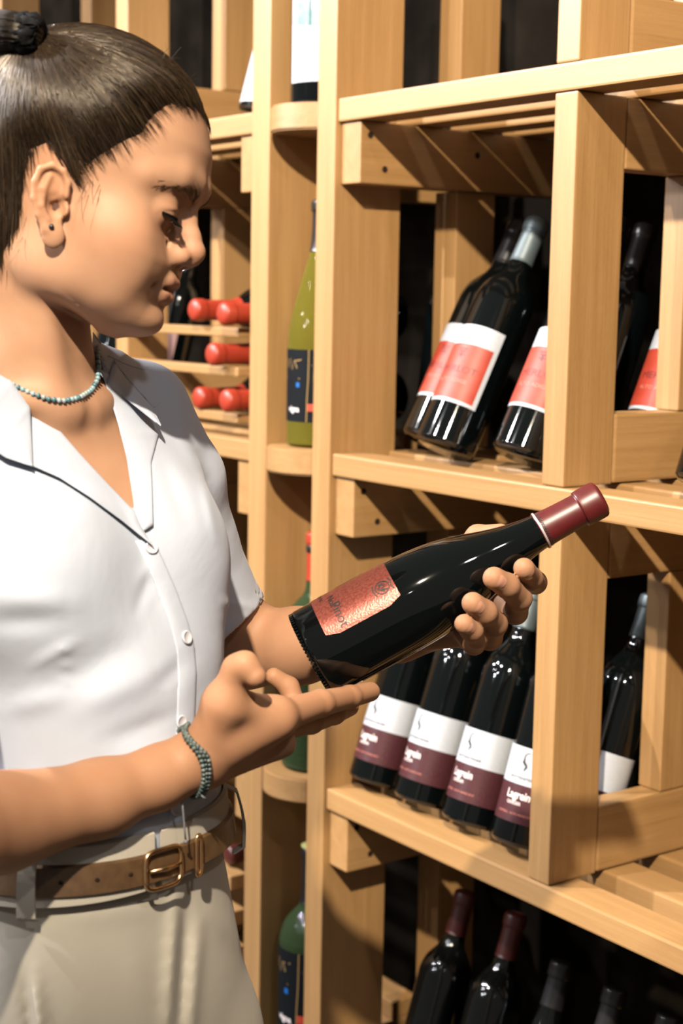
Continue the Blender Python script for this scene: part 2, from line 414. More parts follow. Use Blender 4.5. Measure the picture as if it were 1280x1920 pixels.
# --- maroon and white labelled bottles on the third shelf
def winery_bottle(x, y, lean, spin, label, group='bottles with white and maroon labels', dz=0.0):
    r = lean_root('wine_bottle', label, x, y, ZT[2], 0.038, lean, group, spin)
    link('glass_body', body_mesh(BORD, 'bord', M_glass), None, r)
    link('capsule', capsule_mesh(BORD, 'bord', 0.262, M_capgrey), None, r)
    A0, A1 = FRONT-1.30, FRONT+1.80
    w_ = link('label', cached(('lw', dz), lambda: patch_mesh(BORD, 0.075+dz, 0.121+dz*.8, A0, A1), M_white), None, r, label='white paper label')
    m_ = link('label_band', cached(('lm', dz), lambda: patch_mesh(BORD, 0.028+dz*.3, 0.075+dz, A0, A1), M_maroon), None, r, label='maroon lower label')
    link('emblem', cached(('li', dz), lambda: wrap(IBEX, BORD, FRONT-0.12, 0.0965+dz, 0.0185, sx=0.95), M_ink), None, w_, label='black ibex emblem')
    link('lettering', cached(('lt', dz), lambda: wrap(text_geo('ROTTENSTEINER', 0.008), BORD, FRONT-0.05, 0.0815+dz, 0.0048, sx=1.10), M_ink), None, w_)
    link('lettering', cached(('lg', dz), lambda: wrap(text_geo('Lagrein', 0.022), BORD, FRONT-0.10, 0.0575+dz, 0.0142, sx=0.80), M_whiteink), None, m_)
    link('lettering', cached(('ls', dz), lambda: wrap(text_geo('GRIESER', 0.01), BORD, FRONT-0.20, 0.0498+dz, 0.0058, sx=0.95), M_whiteink), None, m_)
    link('lettering', cached(('ld', dz), lambda: wrap(text_geo('SÜDTIROL - ALTO ADIGE DOC', 0.006), BORD, FRONT-0.10, 0.0375+dz*.5, 0.0036, sx=1.0), M_pinkink), None, m_)
    return r
LAB = ['dark wine bottle with maroon label at far left end of the four on the bottom-most wide ledge',
       'second dark maroon labelled bottle from the left end of its shelf row',
       'third dark maroon labelled bottle along the row, its grey capsule showing above',
       'dark maroon labelled bottle tucked against the left of the lower centre post']
spots = [(-1.700, 0.050, 19, 0.20), (-1.597, 0.050, 19, 0.08), (-1.494, 0.048, 19, 0.18), (-1.402, 0.052, 17, 0.45)]
LAB[0] = 'dark wine bottle with white and maroon label, first of four beside the niche board'
for (x, y, l, s), lb in zip(spots, LAB): winery_bottle(x, y, l, s, lb)
r = winery_bottle(-1.378, 0.135, 21, 0.35, 'white labelled dark bottle behind the side rail right of the lower centre post', None, dz=-0.012)

# --- coral labelled bottles on the second shelf
def coral_bottle(x, y, lean, spin, label, R=None, shelf=ZT[1], cap=M_capgrey, group='bottles with coral red labels', kind=BORD, key='bord'):
    r = lean_root('wine_bottle', label, x, y, shelf, kind['R'], lean, group, spin)
    r.scale = (1.06, 1.06, 1.06)
    link('glass_body', body_mesh(kind, key, M_glass), None, r)
    link('capsule', capsule_mesh(kind, key, 0.258, cap), None, r)
    A0, A1 = FRONT-1.05, FRONT+1.05
    p = link('label', cached(('cw', key), lambda: patch_mesh(kind, 0.051, 0.154, A0, A1), M_white), None, r, label='white edged label')
    link('label_field', cached(('cc', key), lambda: patch_mesh(kind, 0.0552, 0.128, A0+0.02, A1-0.16, eps=0.0007), M_coral), None, p, label='coral red field')
    link('emblem', cached(('ce', key), lambda: wrap(merge2d(rect2d(-.5, .5, .78, .92), rect2d(-.35, .35, .5, .66), rect2d(-.12, .12, .0, .5), rect2d(-.4, .4, .18, .28)), kind, FRONT-0.12, 0.110, 0.013, eps=0.001), M_redink), None, p)
    link('lettering', cached(('ct', key), lambda: wrap(text_geo('MERLOT', 0.0), kind, FRONT-0.06, 0.090, 0.0125, sx=1.15, eps=0.001), M_redink), None, p)
    link('lettering', cached(('cd', key), lambda: wrap(merge2d(text_geo('ALTO ADIGE', 0.01)), kind, FRONT-0.12, 0.077, 0.0065, sx=1.2, eps=0.001), M_pinkink), None, p)
    link('lettering', cached(('cs', key), lambda: wrap(text_geo('Südtirol', 0.0), kind, FRONT+0.05, 0.1375, 0.0055, eps=0.0008), simple('ink_grey', (.5, .5, .54), .6)), None, p)
    return r
coral_bottle(-1.586, 0.066, 27, 0.30, 'dark bottle with coral label standing foremost on the shelf, grey capsule fully visible')
coral_bottle(-1.668, 0.108, 27, 0.22, 'dark bottle half hidden behind the foremost coral labelled bottle', cap=M_capblack)
coral_bottle(-1.456, 0.085, 27, 0.36, 'coral labelled bottle cut off by the left of the upper centre post', cap=M_capblack)
coral_bottle(-1.376, 0.220, 24, 0.42, 'bottle behind the upper centre post with only a sliver of its coral label showing', cap=M_capblack)
r = lean_root('wine_bottle', 'black capped bottle neck leaning in shadow just right of the upper centre post', -1.478, 0.205, ZT[1], 0.038, 20)
link('glass_body', body_mesh(BORD, 'bord', M_glass), None, r); link('capsule', capsule_mesh(BORD, 'bord', 0.258, M_capblack), None, r)
r = lean_root('wine_bottle', 'dark bottle foot at the right frame edge on the middle shelf', -1.136, 0.068, ZT[1], 0.041, 21)
link('glass_body', body_mesh(BURG, 'burg', M_glass), None, r); link('capsule', capsule_mesh(BURG, 'burg', 0.228, M_capblack), None, r)
r = lean_root('wine_bottle', 'dark bottle deep in shadow behind the tall niche board', -1.885, 0.30, ZT[1], 0.038, 6)
link('glass_body', body_mesh(BORD, 'bord', M_glass), None, r); link('capsule', capsule_mesh(BORD, 'bord', 0.262, M_capblack), None, r)

# --- bottles on the lowest shelf, in shadow
low = [(-1.645, 0.085, M_capdim, BORD, 'bord', 'shadowed bottle with dull red capsule at the left of the lowest shelf'),
       (-1.543, 0.090, M_capdim, BORD, 'bord', 'second shadowed bottle with dull red capsule on the lowest shelf'),
       (-1.440, 0.090, M_capblack, BURG, 'burg', 'sloping shouldered black bottle below the lower centre post'),
       (-1.342, 0.090, M_capblack, BURG, 'burg', 'black bottle on the lowest shelf, second from the right edge'),
       (-1.250, 0.090, M_capblack, BURG, 'burg', 'black bottle with pale streak in the bottom right corner')]
for x, y, cm, kd, key, lb in low:
    r = lean_root('wine_bottle', lb, x, y, ZT[3], kd['R'], 17, 'dark bottles on the lowest shelf')
    link('glass_body', body_mesh(kd, key, M_glass2), None, r); link('capsule', capsule_mesh(kd, key, 0.258 if kd is BORD else 0.226, cm), None, r)

# --- magnums standing in the niche
def gold_label(r, kind, key, a, z0, z1):
    h = z1-z0
    p = link('label', cached(('gl', key), lambda: patch_mesh(kind, z0, z1, a-1.25, a+1.25), M_black_label), None, r, label='black label with gold lines')
    def art():
        s = lambda P, w: stroke2d(P, [w]*len(P))
        return merge2d(s([(-.045, 1.0), (-.050, .6), (-.065, .3), (-.07, 0)], .014), s([(.045, 1.0), (.035, .6), (.055, .3), (.05, 0)], .014),
                       s([(-.55, .61), (-.2, .60), (.2, .605), (.55, .60)], .016), s([(-.55, .80), (0, .785), (.55, .79)], .010),
                       s([(-.50, .86), (-.45, .74), (-.40, .87), (-.34, .72), (-.29, .85), (-.24, .74)], .020), s([(-.28, .84), (-.16, .86)], .014),
                       s([(.20, .74), (.27, .88), (.34, .75), (.40, .84)], .020), s([(.2, .05), (.35, .1)], .014))
    link('lettering', cached(('ga', key), lambda: wrap(art(), kind, a, z0, h, eps=0.0008), M_gold), None, p, label='gold scribbled lines')
    link('label_spot', cached(('gb', key), lambda: wrap(merge2d(rect2d(-.25, -.19, .48, .545), rect2d(.19, .26, .48, .55)), kind, a, z0, h, eps=0.0009), M_blueink), None, p, label='blue spots')
    link('label_spot', cached(('gr', key), lambda: wrap(rect2d(-.055, .05, .155, .255), kind, a, z0, h, eps=0.001), M_redspot), None, p, label='vermilion spot')
    link('lettering', cached(('gw', key), lambda: wrap(text_geo('vigna', 0.03), kind, a-0.62, z0+h*.14, h*.11, eps=0.0009), M_whiteink), None, p)
NX, NY = -1.848, 0.052
ANG = math.atan2(-1.25-NY, 0-NX)      # towards the viewer
r = empty('magnum_bottle', 'olive green slender magnum with black and gold label in the niche', 'bottle', (NX, NY, 0.0006+ZT[1]))
link('glass_body', body_mesh(MAGF, 'magf', M_green), None, r); link('capsule', capsule_mesh(MAGF, 'magf', 0.275, M_capblack), None, r)
gold_label(r, MAGF, 'magf', ANG-0.28, 0.036, 0.138)
r = empty('magnum_bottle', 'dark green round shouldered magnum with pale yellow top low in the niche', 'bottle', (NX, NY, 0.0006+ZT[3]))
link('glass_body', body_mesh(MAGB, 'magb', M_dkgreen), None, r); link('capsule', capsule_mesh(MAGB, 'magb', 0.262, M_capblack), None, r)
gold_label(r, MAGB, 'magb', ANG-0.28, 0.070, 0.198)
link('capsule_top', join([lathe([(0.0186, 0.3478), (0.0186, 0.3492), (0.0170, 0.3496), (0.0005, 0.3496)], 32)]), M_cork, r, label='pale yellow green capsule top')
r = empty('magnum_bottle', 'pale glass magnum with orange red neck foil in the niche behind the sleeve', 'bottle', (NX, NY, 0.0006+ZT[2]))
link('glass_body', body_mesh(MAGB, 'magbc', M_dkgreen), None, r)
link('capsule', capsule_mesh(MAGB, 'magb', 0.277, M_capbright), None, r)
link('capsule_band', lathe([(0.0174, 0.318), (0.0182, 0.319), (0.0182, 0.328), (0.0174, 0.329)], 40, False), M_capblack, r, label='black foil band')
r = empty('magnum_bottle', 'black magnum with white and teal watercolour label at the top of the niche', 'bottle', (NX, NY, 0.0006+ZT[0]))
link('glass_body', body_mesh(MAGB, 'magb', M_glass), None, r); link('capsule', capsule_mesh(MAGB, 'magb', 0.262, M_capblack), None, r)
p = link('label', patch_mesh(MAGB, 0.030, 0.170, ANG-1.25, ANG+1.35), M_white, r)
def wash():
    P = [(-.55, .0), (-.55, .18), (-.40, .34), (-.34, .46), (-.22, .50), (-.18, .42), (-.22, .22), (-.10, .12), (0, .20), (.05, .14), (.2, .22), (.4, .34), (.6, .40), (.6, .0)]
    V, F = [], []
    for x, y in P: V += [(x, -.02+0.02*math.sin(9*x), 0), (x, y, 0)]
    for i in range(len(P)-1): F.append((2*i, 2*i+2, 2*i+3, 2*i+1))
    return V, F
link('label_picture', wrap(wash(), MAGB, ANG-0.1, 0.108, 0.098, eps=0.0008), M_teal, p, label='pale teal watercolour wash')
link('lettering', wrap(merge2d(*[rect2d(-.5, .5, -.13*k, -.13*k+.02) for k in range(6)]), MAGB, ANG-0.1, 0.076, 0.052, eps=0.0008), simple('ink_pale_grey', (.58, .58, .58), .6), p, label='fine grey print lines')

# --- left rack: red necks of lying bottles
def lying(px, py, y_tip, label):
    tip = CAM+(lambda d: d*((y_tip-CAM[1])/d[1]))(PX(px, py, 1.0) @ RM)
    r = empty('wine_bottle', label, 'bottle', (tip[0], tip[1]+0.318, tip[2]), (math.pi/2, 0, 0), 'bottles lying with red necks outwards')
    link('glass_body', body_mesh(BORD, 'bord', M_glass2), None, r)
    link('capsule', capsule_mesh(BORD, 'bord', 0.240, M_capbright, 0.0016), None, r)
lying(364, 581, -0.015, 'lying bottle whose red neck is the upper left one beside the chin')
lying(418, 588, -0.03, 'lying bottle whose red neck is the upper right one against the niche')
lying(397, 664, -0.02, 'lying bottle whose lone red neck is in the middle row')
lying(372, 746, 0.0, 'lying bottle whose red neck is the lower left one above the shoulder')
lying(423, 751, -0.02, 'lying bottle whose red neck is the lower right one above the ledge')
def dark_leaner(x, y, shelf, lean, label, lab=None, kind=BORD, key='bord', z0=0.06):
    r = lean_root('wine_bottle', label, x, y, shelf, kind['R'], lean)
    link('glass_body', body_mesh(kind, key, M_glass), None, r); link('capsule', capsule_mesh(kind, key, 0.262, M_capblack), None, r)
    if lab: link('label', cached(('dl', lab.name), lambda: patch_mesh(kind, z0, 0.15, FRONT-1.2, FRONT+1.3), lab), None, r)
dark_leaner(-2.422, 0.10, ZT[1], 15, 'blurred dark bottle with dusty pink label just right of the chin', M_pinklabel)
dark_leaner(-2.62, 0.10, ZT[1], 15, 'blurred dark bottle glimpsed under the jaw')
dark_leaner(-2.070, 0.09, ZT[0], 16, 'blurred bottle with white label at the left of the niche, highest shelf', M_white, z0=0.010)
dark_leaner(-2.075, 0.09, ZT[2], 14, 'blurred dark bottle glimpsed between the far sleeve and the niche board')
for px, py, lb in ((428, 1604, 'dim dark red bottle lying behind the hip between cross bars'),):
    tip = CAM+(lambda d: d*((0.02-CAM[1])/d[1]))(PX(px, py, 1.0) @ RM)
    r = empty('wine_bottle', lb, 'bottle', (tip[0], tip[1]+0.318, tip[2]), (math.pi/2, 0, 0))
    link('glass_body', body_mesh(BORD, 'bord', M_glass2), None, r); link('capsule', capsule_mesh(BORD, 'bord', 0.24, M_capdim), None, r)
# ------------------------------------------------------------------ implicit-surface toolkit
def smin(a, b, k):
    h = np.clip(0.5+0.5*(b-a)/k, 0, 1); return b*(1-h)+a*h-k*h*(1-h)
def smax(a, b, k): return -smin(-a, -b, k)
def sub(a, b, k): return smax(a, -b, k)
def capsule(P, a, b, ra, rb):
    a, b = np.asarray(a, float), np.asarray(b, float); ab = b-a
    t = np.clip(((P-a)@ab)/(ab@ab+1e-12), 0, 1)
    return np.linalg.norm(P-a-t[:, None]*ab, axis=1)-(ra+(rb-ra)*t)
def chain(P, pts, k=0.004):
    d = None
    for (a, ra), (b, rb) in zip(pts[:-1], pts[1:]):
        c = capsule(P, a, b, ra, rb); d = c if d is None else smin(d, c, k)
    return d
def ellip(P, c, r, axes=None):
    q = P-np.asarray(c)
    if axes is not None: q = q@np.asarray(axes).T
    r = np.asarray(r, float)
    k0 = np.linalg.norm(q/r, axis=1); k1 = np.linalg.norm(q/(r*r), axis=1)+1e-9
    return k0*(k0-1)/k1
def sstep(x, a, b):
    t = np.clip((x-a)/(b-a), 0, 1); return t*t*(3-2*t)
def mesh_sdf(fn, lo, hi, h, m=6, slack=2.2):
    lo = np.array(lo, float); hi = np.array(hi, float)
    nb = np.ceil((hi-lo)/(h*m)).astype(int)
    ax = [lo[i]+(np.arange(nb[i])+0.5)*h*m for i in range(3)]
    G = np.stack(np.meshgrid(*ax, indexing='ij'), -1).reshape(-1, 3)
    dc = np.concatenate([fn(c) for c in np.array_split(G, max(1, len(G)//200000))]).reshape(nb)
    act = np.abs(dc) < h*m*0.87*slack
    D = np.repeat(np.repeat(np.repeat(dc, m, 0), m, 1), m, 2).astype(np.float32)
    idx = np.argwhere(act)
    o = np.stack(np.meshgrid(*[np.arange(m)]*3, indexing='ij'), -1).reshape(-1, 3)
    for ch in np.array_split(idx, max(1, len(idx)//1500)):
        ii = (ch[:, None, :]*m+o[None]).reshape(-1, 3)
        D[ii[:, 0], ii[:, 1], ii[:, 2]] = fn(lo+(ii+0.5)*h)
    ins = D < 0
    n = np.array(D.shape)-1
    cnt = np.zeros(n, np.int8)
    offs = [(i, j, k) for i in (0, 1) for j in (0, 1) for k in (0, 1)]
    for i, j, k in offs: cnt += ins[i:i+n[0], j:j+n[1], k:k+n[2]]
    cells = np.argwhere((cnt > 0) & (cnt < 8))
    vid = np.full(n, -1, np.int32); vid[cells[:, 0], cells[:, 1], cells[:, 2]] = np.arange(len(cells))
    val = np.stack([D[cells[:, 0]+i, cells[:, 1]+j, cells[:, 2]+k] for i, j, k in offs], 1)
    O = np.array(offs, float); acc = np.zeros((len(cells), 3)); num = np.zeros(len(cells))
    for a in range(8):
        for b in range(a+1, 8):
            if np.abs(O[a]-O[b]).sum() != 1: continue
            va, vb = val[:, a], val[:, b]; cr = (va < 0) != (vb < 0)
            t = np.where(cr, va/(va-vb+1e-20), 0)
            acc += np.where(cr[:, None], O[a]+t[:, None]*(O[b]-O[a]), 0); num += cr
    V = lo+(cells+acc/num[:, None]+0.5)*h
    Q = []
    for axis in range(3):
        b_, c_ = (axis+1) % 3, (axis+2) % 3
        sl0 = [slice(None)]*3; sl1 = [slice(None)]*3; sl0[axis] = slice(0, -1); sl1[axis] = slice(1, None)
        e = ins[tuple(sl0)] != ins[tuple(sl1)]
        E_ = np.argwhere(e)
        E_ = E_[(E_[:, b_] > 0) & (E_[:, c_] > 0) & (E_[:, b_] < n[b_]) & (E_[:, c_] < n[c_])]
        s0 = ins[E_[:, 0], E_[:, 1], E_[:, 2]]
        def g(db, dc_):
            q = E_.copy(); q[:, b_] -= db; q[:, c_] -= dc_; return vid[q[:, 0], q[:, 1], q[:, 2]]
        q = np.stack([g(1, 1), g(0, 1), g(0, 0), g(1, 0)], 1)
        q[~s0] = q[~s0][:, ::-1]; Q.append(q)
    Q = np.concatenate(Q); Q = Q[(Q >= 0).all(1)]
    return V, Q
def relax(V, Q, it=1, lam=0.5):
    n = len(V)
    for _ in range(it):
        s = np.zeros_like(V); c = np.zeros(n)
        for a in range(4):
            i, j = Q[:, a], Q[:, (a+1) % 4]
            for x in range(3):
                s[:, x] += np.bincount(i, V[j, x], n)+np.bincount(j, V[i, x], n)
            c += np.bincount(i, minlength=n)+np.bincount(j, minlength=n)
        V = V+lam*(s/np.maximum(c, 1)[:, None]-V)
    return V
def vnormals(V, Q):
    fn_ = np.cross(V[Q[:, 2]]-V[Q[:, 0]], V[Q[:, 3]]-V[Q[:, 1]]); n = np.zeros_like(V)
    for a in range(4):
        for x in range(3): n[:, x] += np.bincount(Q[:, a], fn_[:, x], len(V))
    return n/(np.linalg.norm(n, axis=1)[:, None]+1e-12)
def project(P):
    c = (P-CAM)@RM.T; return 640+FPX*c[:, 0]/c[:, 2], 960-FPX*c[:, 1]/c[:, 2], c[:, 2]

# ------------------------------------------------------------------ the person: frames
Rh = np.array([RM[0][0], RM[0][1], 0]); Rh /= np.linalg.norm(Rh)
Fh_ = np.array([RM[2][0], RM[2][1], 0]); Fh_ /= np.linalg.norm(Fh_)
UPW = np.array([0, 0, 1.0])
PSI = math.radians(38)
FB = math.cos(PSI)*Rh-math.sin(PSI)*Fh_          # the way her chest faces
LB = math.sin(PSI)*Rh+math.cos(PSI)*Fh_          # towards her left shoulder
# torso sections: pixel row, pixel centre, half width, front depth, back depth
ROWS = [(700, 45, .055, .045, .055), (740, 62, .078, .045, .06), (790, 74, .120, .045, .075), (860, 80, .150, .066, .088), (950, 92, .152, .088, .098), (1050, 106, .146, .098, .100),
        (1190, 145, .118, .104, .09), (1330, 152, .106, .102, .085), (1450, 147, .100, .100, .085), (1560, 146, .110, .100, .095),
        (1660, 150, .122, .099, .11), (1850, 157, .141, .102, .125), (1990, 161, .150, .100, .12), (2120, 163, .147, .096, .112), (2230, 165, .132, .082, .094)]
_rz, _rc, _rp = [], [], []
for py, cx, a, bf, bb in ROWS:
    p = WPX(cx, py, 1.28); _rz.append(p[2]); _rc.append(p[:2]); _rp.append((a, bf, bb))
_o = np.argsort(_rz); _rz = np.array(_rz)[_o]; _rc = np.array(_rc)[_o]; _rp = np.array(_rp)[_o]
_zz = np.linspace(_rz[0], _rz[-1], 400)
def _sm(col):
    v = np.interp(_zz, _rz, col); k = np.ones(31)/31; return np.convolve(np.pad(v, 15, 'edge'), k, 'valid')
_tab = np.stack([_sm(_rc[:, 0]), _sm(_rc[:, 1]), _sm(_rp[:, 0]), _sm(_rp[:, 1]), _sm(_rp[:, 2])], 1)
def rows_at(z): return [np.interp(z, _zz, _tab[:, i]) for i in range(5)]
def torso(P, off=0.0, n=2.2):
    cx, cy, a, bf, bb = rows_at(P[:, 2]); dx, dy = P[:, 0]-cx, P[:, 1]-cy
    f = dx*FB[0]+dy*FB[1]; l = dx*LB[0]+dy*LB[1]
    b = np.where(f > 0, bf, bb)+off; a = a+off
    rho = (np.abs(l/a)**n+np.abs(f/b)**n)**(1/n)
    d = (rho-1)*np.minimum(a, b)
    return np.maximum(d, np.maximum(_zz[0]-P[:, 2], P[:, 2]-_zz[-1]))
def row_point(z, th, off):
    cx, cy, a, bf, bb = [float(v) for v in rows_at(z)]
    n = 2.2; c, s = math.cos(th), math.sin(th); b = (bf if c > 0 else bb)+off; a += off
    r = 1.0/((abs(s)/a)**n+(abs(c)/b)**n)**(1/n)
    return np.array([cx, cy, z])+r*c*FB+r*s*LB
NECKBASE = WPX(66, 748, 1.28)
SH_L = NECKBASE+LB*0.122+FB*0.0+UPW*(-0.014); SH_R = NECKBASE-LB*0.140
def shoulders(P, off=0.0):
    lo_ = 0.014 if off < 0 else 0.0
    d = smin(capsule(P, WPX(44, 690, 1.285) if lo_ == 0 else WPX(52, 775, 1.31), SH_L-UPW*lo_*1.6, 0.040+off, 0.031+off), capsule(P, WPX(44, 690, 1.285), SH_R, 0.040+off, 0.034+off), 0.02)
    return d
EL_R = WPX(-185, 1600, 1.03); EL_L = WPX(452, 1215, 1.535)

# ------------------------------------------------------------------ head
O_H = WPX(130, 380, 1.24)
_p, _y = math.radians(18), math.radians(8)
FHc = np.array([math.cos(_p)*math.cos(_y), -math.sin(_p), -math.cos(_p)*math.sin(_y)])
NHc = np.array([-math.sin(_y), 0, -math.cos(_y)])
UHc = np.cross(NHc, FHc); UHc = UHc if UHc[1] > 0 else -UHc
FH, NH, UH = FHc@RM, NHc@RM, UHc@RM           # face direction, towards her right ear, crown
HB = np.stack([FH, UH, NH])
def toH(P): return (P-O_H)@HB.T
def fromH(Q): return O_H+np.asarray(Q)@HB
_h = np.array([-.0905, -.0875, -.0835, -.0795, -.0748, -.0695, -.0641, -.0588, -.053, -.045, -.035, -.025, -.015, -.005, .005, .0129, .0229, .034, .044, .0668, .0927, .106, .118, .127, .133])
_af = np.array([.0670, .0745, .0850, .0925, .0965, .0980, .0968, .0950, .0945, .0955, .0980, .0985, .0935, .0900, .0895, .0925, .0965, .1005, .1012, .0960, .0825, .0640, .0330, .000, -.01])
_ab = np.array([.058, .052, .044, .030, .012, -.012, -.022, -.032, -.042, -.055, -.068, -.078, -.085, -.090, -.094, -.097, -.099, -.1005, -.1005, -.096, -.083, -.070, -.046, -.028, -.015])
_wd = np.array([.010, .0200, .0275, .0335, .0390, .0440, .0480, .0510, .0535, .0562, .0590, .0615, .0640, .0655, .0672, .0685, .0700, .0715, .0730, .0745, .0680, .0560, .0360, .0160, .004])
_ac = np.array([.0625, .062, .059, .051, .043, .034, .026, .022, .018, .014, .010, .006, .003, 0, -.003, -.006, -.009, -.011, -.012, -.012, -.010, -.008, -.008, -.010, -.010])
_hh = np.linspace(_h[0], _h[-1], 500)
def _hs(v, w=17):
    q = np.interp(_hh, _h, v); k = np.hanning(w+2)[1:-1]; k /= k.sum(); return np.convolve(np.pad(q, w//2, 'edge'), k, 'valid')
_HT = np.stack([_hs(_af), _hs(_ab, 41), _hs(_wd, 41), _hs(_ac, 41)], 1)
def skull(Q):
    a, h, l = Q[:, 0], Q[:, 1], np.abs(Q[:, 2])
    af, ab, wd, ac = [np.interp(h, _hh, _HT[:, i]) for i in range(4)]
    fr = a > ac
    ra = np.where(fr, af-ac, ac-ab)
    n = np.where(fr, 2.25+0.27*np.exp(-((h-.008)/.05)**2), 2.1)
    # cheeks taper towards the chin, forehead is rounder
    rho = (np.abs((a-ac)/ra)**n+(l/wd)**n)**(1/n)
    d = (rho-1)*np.minimum(ra, wd)
    top = ellip(Q, (.000, .050, 0), (.0925, .0795, .0755))
    d = np.maximum(d, np.maximum(h-0.112, _hh[0]-h))
    return smin(d, top, 0.012)
def mir(Q):
    M = Q.copy(); M[:, 2] = np.abs(M[:, 2]); return M
E_C = np.array([.0815, .0130, .0295])
LIPS_U = [((.1002, -.0350, 0), .0045), ((.0982, -.0365, .008), .0040), ((.0885, -.0425, .0205), .0018)]
LIPS_L = [((.0985, -.0482, 0), .0056), ((.0962, -.0478, .008), .0048), ((.0875, -.0445, .0195), .0018)]
def head_sdf(P, detail=True):
    Q = toH(P); M = mir(Q)
    d = skull(Q)
    # brow ridge, cheekbones, chin, jaw corner
    d = smin(d, chain(M, [((.0940, .039, .010), .0050), ((.0870, .040, .030), .0055), ((.069, .032, .049), .0045)]), 0.014)
    d = smin(d, ellip(M, (.0540, -.013, .0455), (.024, .016, .013)), 0.028)
    d = smin(d, ellip(M, (.0520, -.038, .0370), (.030, .026, .0145)), 0.030)
    d = smin(d, ellip(Q, (.0830, -.0690, 0), (.0155, .0125, .017)), 0.010)
    d = smin(d, ellip(M, (.0150, -.0560, .0440), (.020, .016, .011)), 0.025)
    # eye sockets, eyeballs under lids
    d = sub(d, ellip(M, (.1065, .0135, .0310), (.0140, .0115, .0135)), 0.014)
    ball = np.linalg.norm(M-E_C, axis=1)-0.0122
    q = M-E_C
    lid = np.linalg.norm(q, axis=1)-0.0133
    marg = q@np.array([0.38, -0.925, 0.0])-0.0036                      # lid margin plane: lid above it
    lid = smax(lid, marg, 0.0008)
    low = smax(np.linalg.norm(q, axis=1)-0.0128, -(q@np.array([0.30, -0.954, 0.0])-0.0044), 0.0015)
    d = smin(d, smin(smin(ball, lid, 0.0006), low, 0.001), 0.0050)
    # crease above the lid
    th = np.linspace(-0.9, 1.15, 9)
    cr = [(tuple(E_C+np.array([0.0145*math.cos(t)*0.93, 0.0066-0.001*abs(t), 0.0145*math.sin(t)])), 0.0007) for t in th]
    d = sub(d, chain(M, cr, .001), 0.0022)
    # nose
    nose = chain(Q, [((.0935, .0270, 0), .0055), ((.0962, .0150, 0), .0062), ((.1025, .0020, 0), .0072), ((.1068, -.0065, 0), .0085)], .004)
    nose = smin(nose, ellip(Q, (.1075, -.0095, 0), (.0096, .0085, .0092)), 0.005)
    nose = smin(nose, ellip(M, (.1005, -.0150, .0112), (.0092, .0076, .0064)), 0.004)
    nose = smin(nose, capsule(Q, (.1095, -.0150, 0), (.0970, -.0200, 0), .0042, .0050), 0.004)
    nose = smin(nose, capsule(M, (.090, .004, .006), (.088, -.010, .014), .006, .006), 0.010)
    d = smin(d, nose, 0.0065)
    d = sub(d, ellip(M, (.1055, -.0222, .0074), (.0050, .0034, .0032)), 0.003)
    d = sub(d, capsule(M, (.0905, -.0100, .0190), (.0900, -.0205, .0185), .0006, .0006), 0.006)   # alar crease
    # mouth
    d = smin(d, chain(M, LIPS_U, .003), 0.0070)
    d = smin(d, chain(M, LIPS_L, .003), 0.0060)
    d = sub(d, capsule(Q, (.1040, -.0225, 0), (.1035, -.0295, 0), .0012, .0020), 0.004)            # philtrum
    gap = chain(M, [((.1030, -.0412, 0), .0022), ((.0985, -.0424, .011), .0018), ((.0890, -.0437, .0206), .0005)], .001)
    d = sub(d, gap, 0.0022)
    d = sub(d, ellip(M, (.0960, -.0445, .0255), (.004, .0035, .003)), 0.006)                          # mouth corner
    d = smin(d, capsule(M, (.0885, -.0370, .0030), (.0870, -.0372, .0100), .0045, .0042), 0.001)     # teeth line behind the gap
    return d
EAR_C = np.array([.0145, -.0115, .0680])
def ear_sdf(P):
    Q = toH(P); M = mir(Q)-EAR_C
    # ear plane tilted: x forward, y up, z outward; the rim stands away from the head towards the back
    c, s = math.cos(.42), math.sin(.42)
    x = M[:, 0]*c-M[:, 2]*s; z = M[:, 0]*s+M[:, 2]*c
    ti = math.radians(17); x2 = x*math.cos(ti)+M[:, 1]*math.sin(ti); y2 = -x*math.sin(ti)+M[:, 1]*math.cos(ti)
    L = np.stack([x2, y2, z], 1)
    rim = [(.008, .006), (.0095, .016), (.006, .0245), (-.002, .0285), (-.0105, .0255), (-.0150, .016), (-.0155, .004), (-.0125, -.008), (-.0075, -.018)]
    R3 = [((x_, y_, .0085), .0024 if 1 < i < 7 else .0021) for i, (x_, y_) in enumerate(rim)]
    d = chain(L, R3, .002)
    plate = ellip(L, (-.003, .006, .0045), (.0130, .0235, .0035))
    d = smin(d, plate, .004)
    anti = chain(L, [((-.004, .0200, .0080), .0018), ((-.0085, .011, .0085), .0026), ((-.0095, -.001, .0085), .0026), ((-.005, -.0105, .0085), .0024)], .002)
    d = smin(d, anti, .003)
    d = smin(d, ellip(L, (-.0015, -.0225, .0060), (.0088, .0098, .0042)), .005)                     # lobe
    d = smin(d, ellip(L, (.0070, -.0035, .0075), (.0035, .0052, .0030)), .003)                      # tragus
    d = sub(d, ellip(L, (.0005, -.001, .0100), (.0070, .0090, .0075)), .003)                        # concha
    d = smin(d, capsule(L, (.0085, .008, .004), (-.002, .004, .0045), .0022, .0016), .003)          # crus of the helix
    return d
def neck_sdf(P):
    d = capsule(P, WPX(14, 470, 1.252), WPX(35, 660, 1.268), 0.0590, 0.0540)
    d = smin(d, capsule(P, WPX(35, 660, 1.268), WPX(52, 760, 1.280), 0.0540, 0.0590), 0.02)
    d = smin(d, capsule(P, WPX(66, 500, 1.205), WPX(112, 770, 1.232), 0.006, 0.004), 0.022)          # neck tendon
    return d
ZTOP = WPX(60, 762, 1.28)[2]
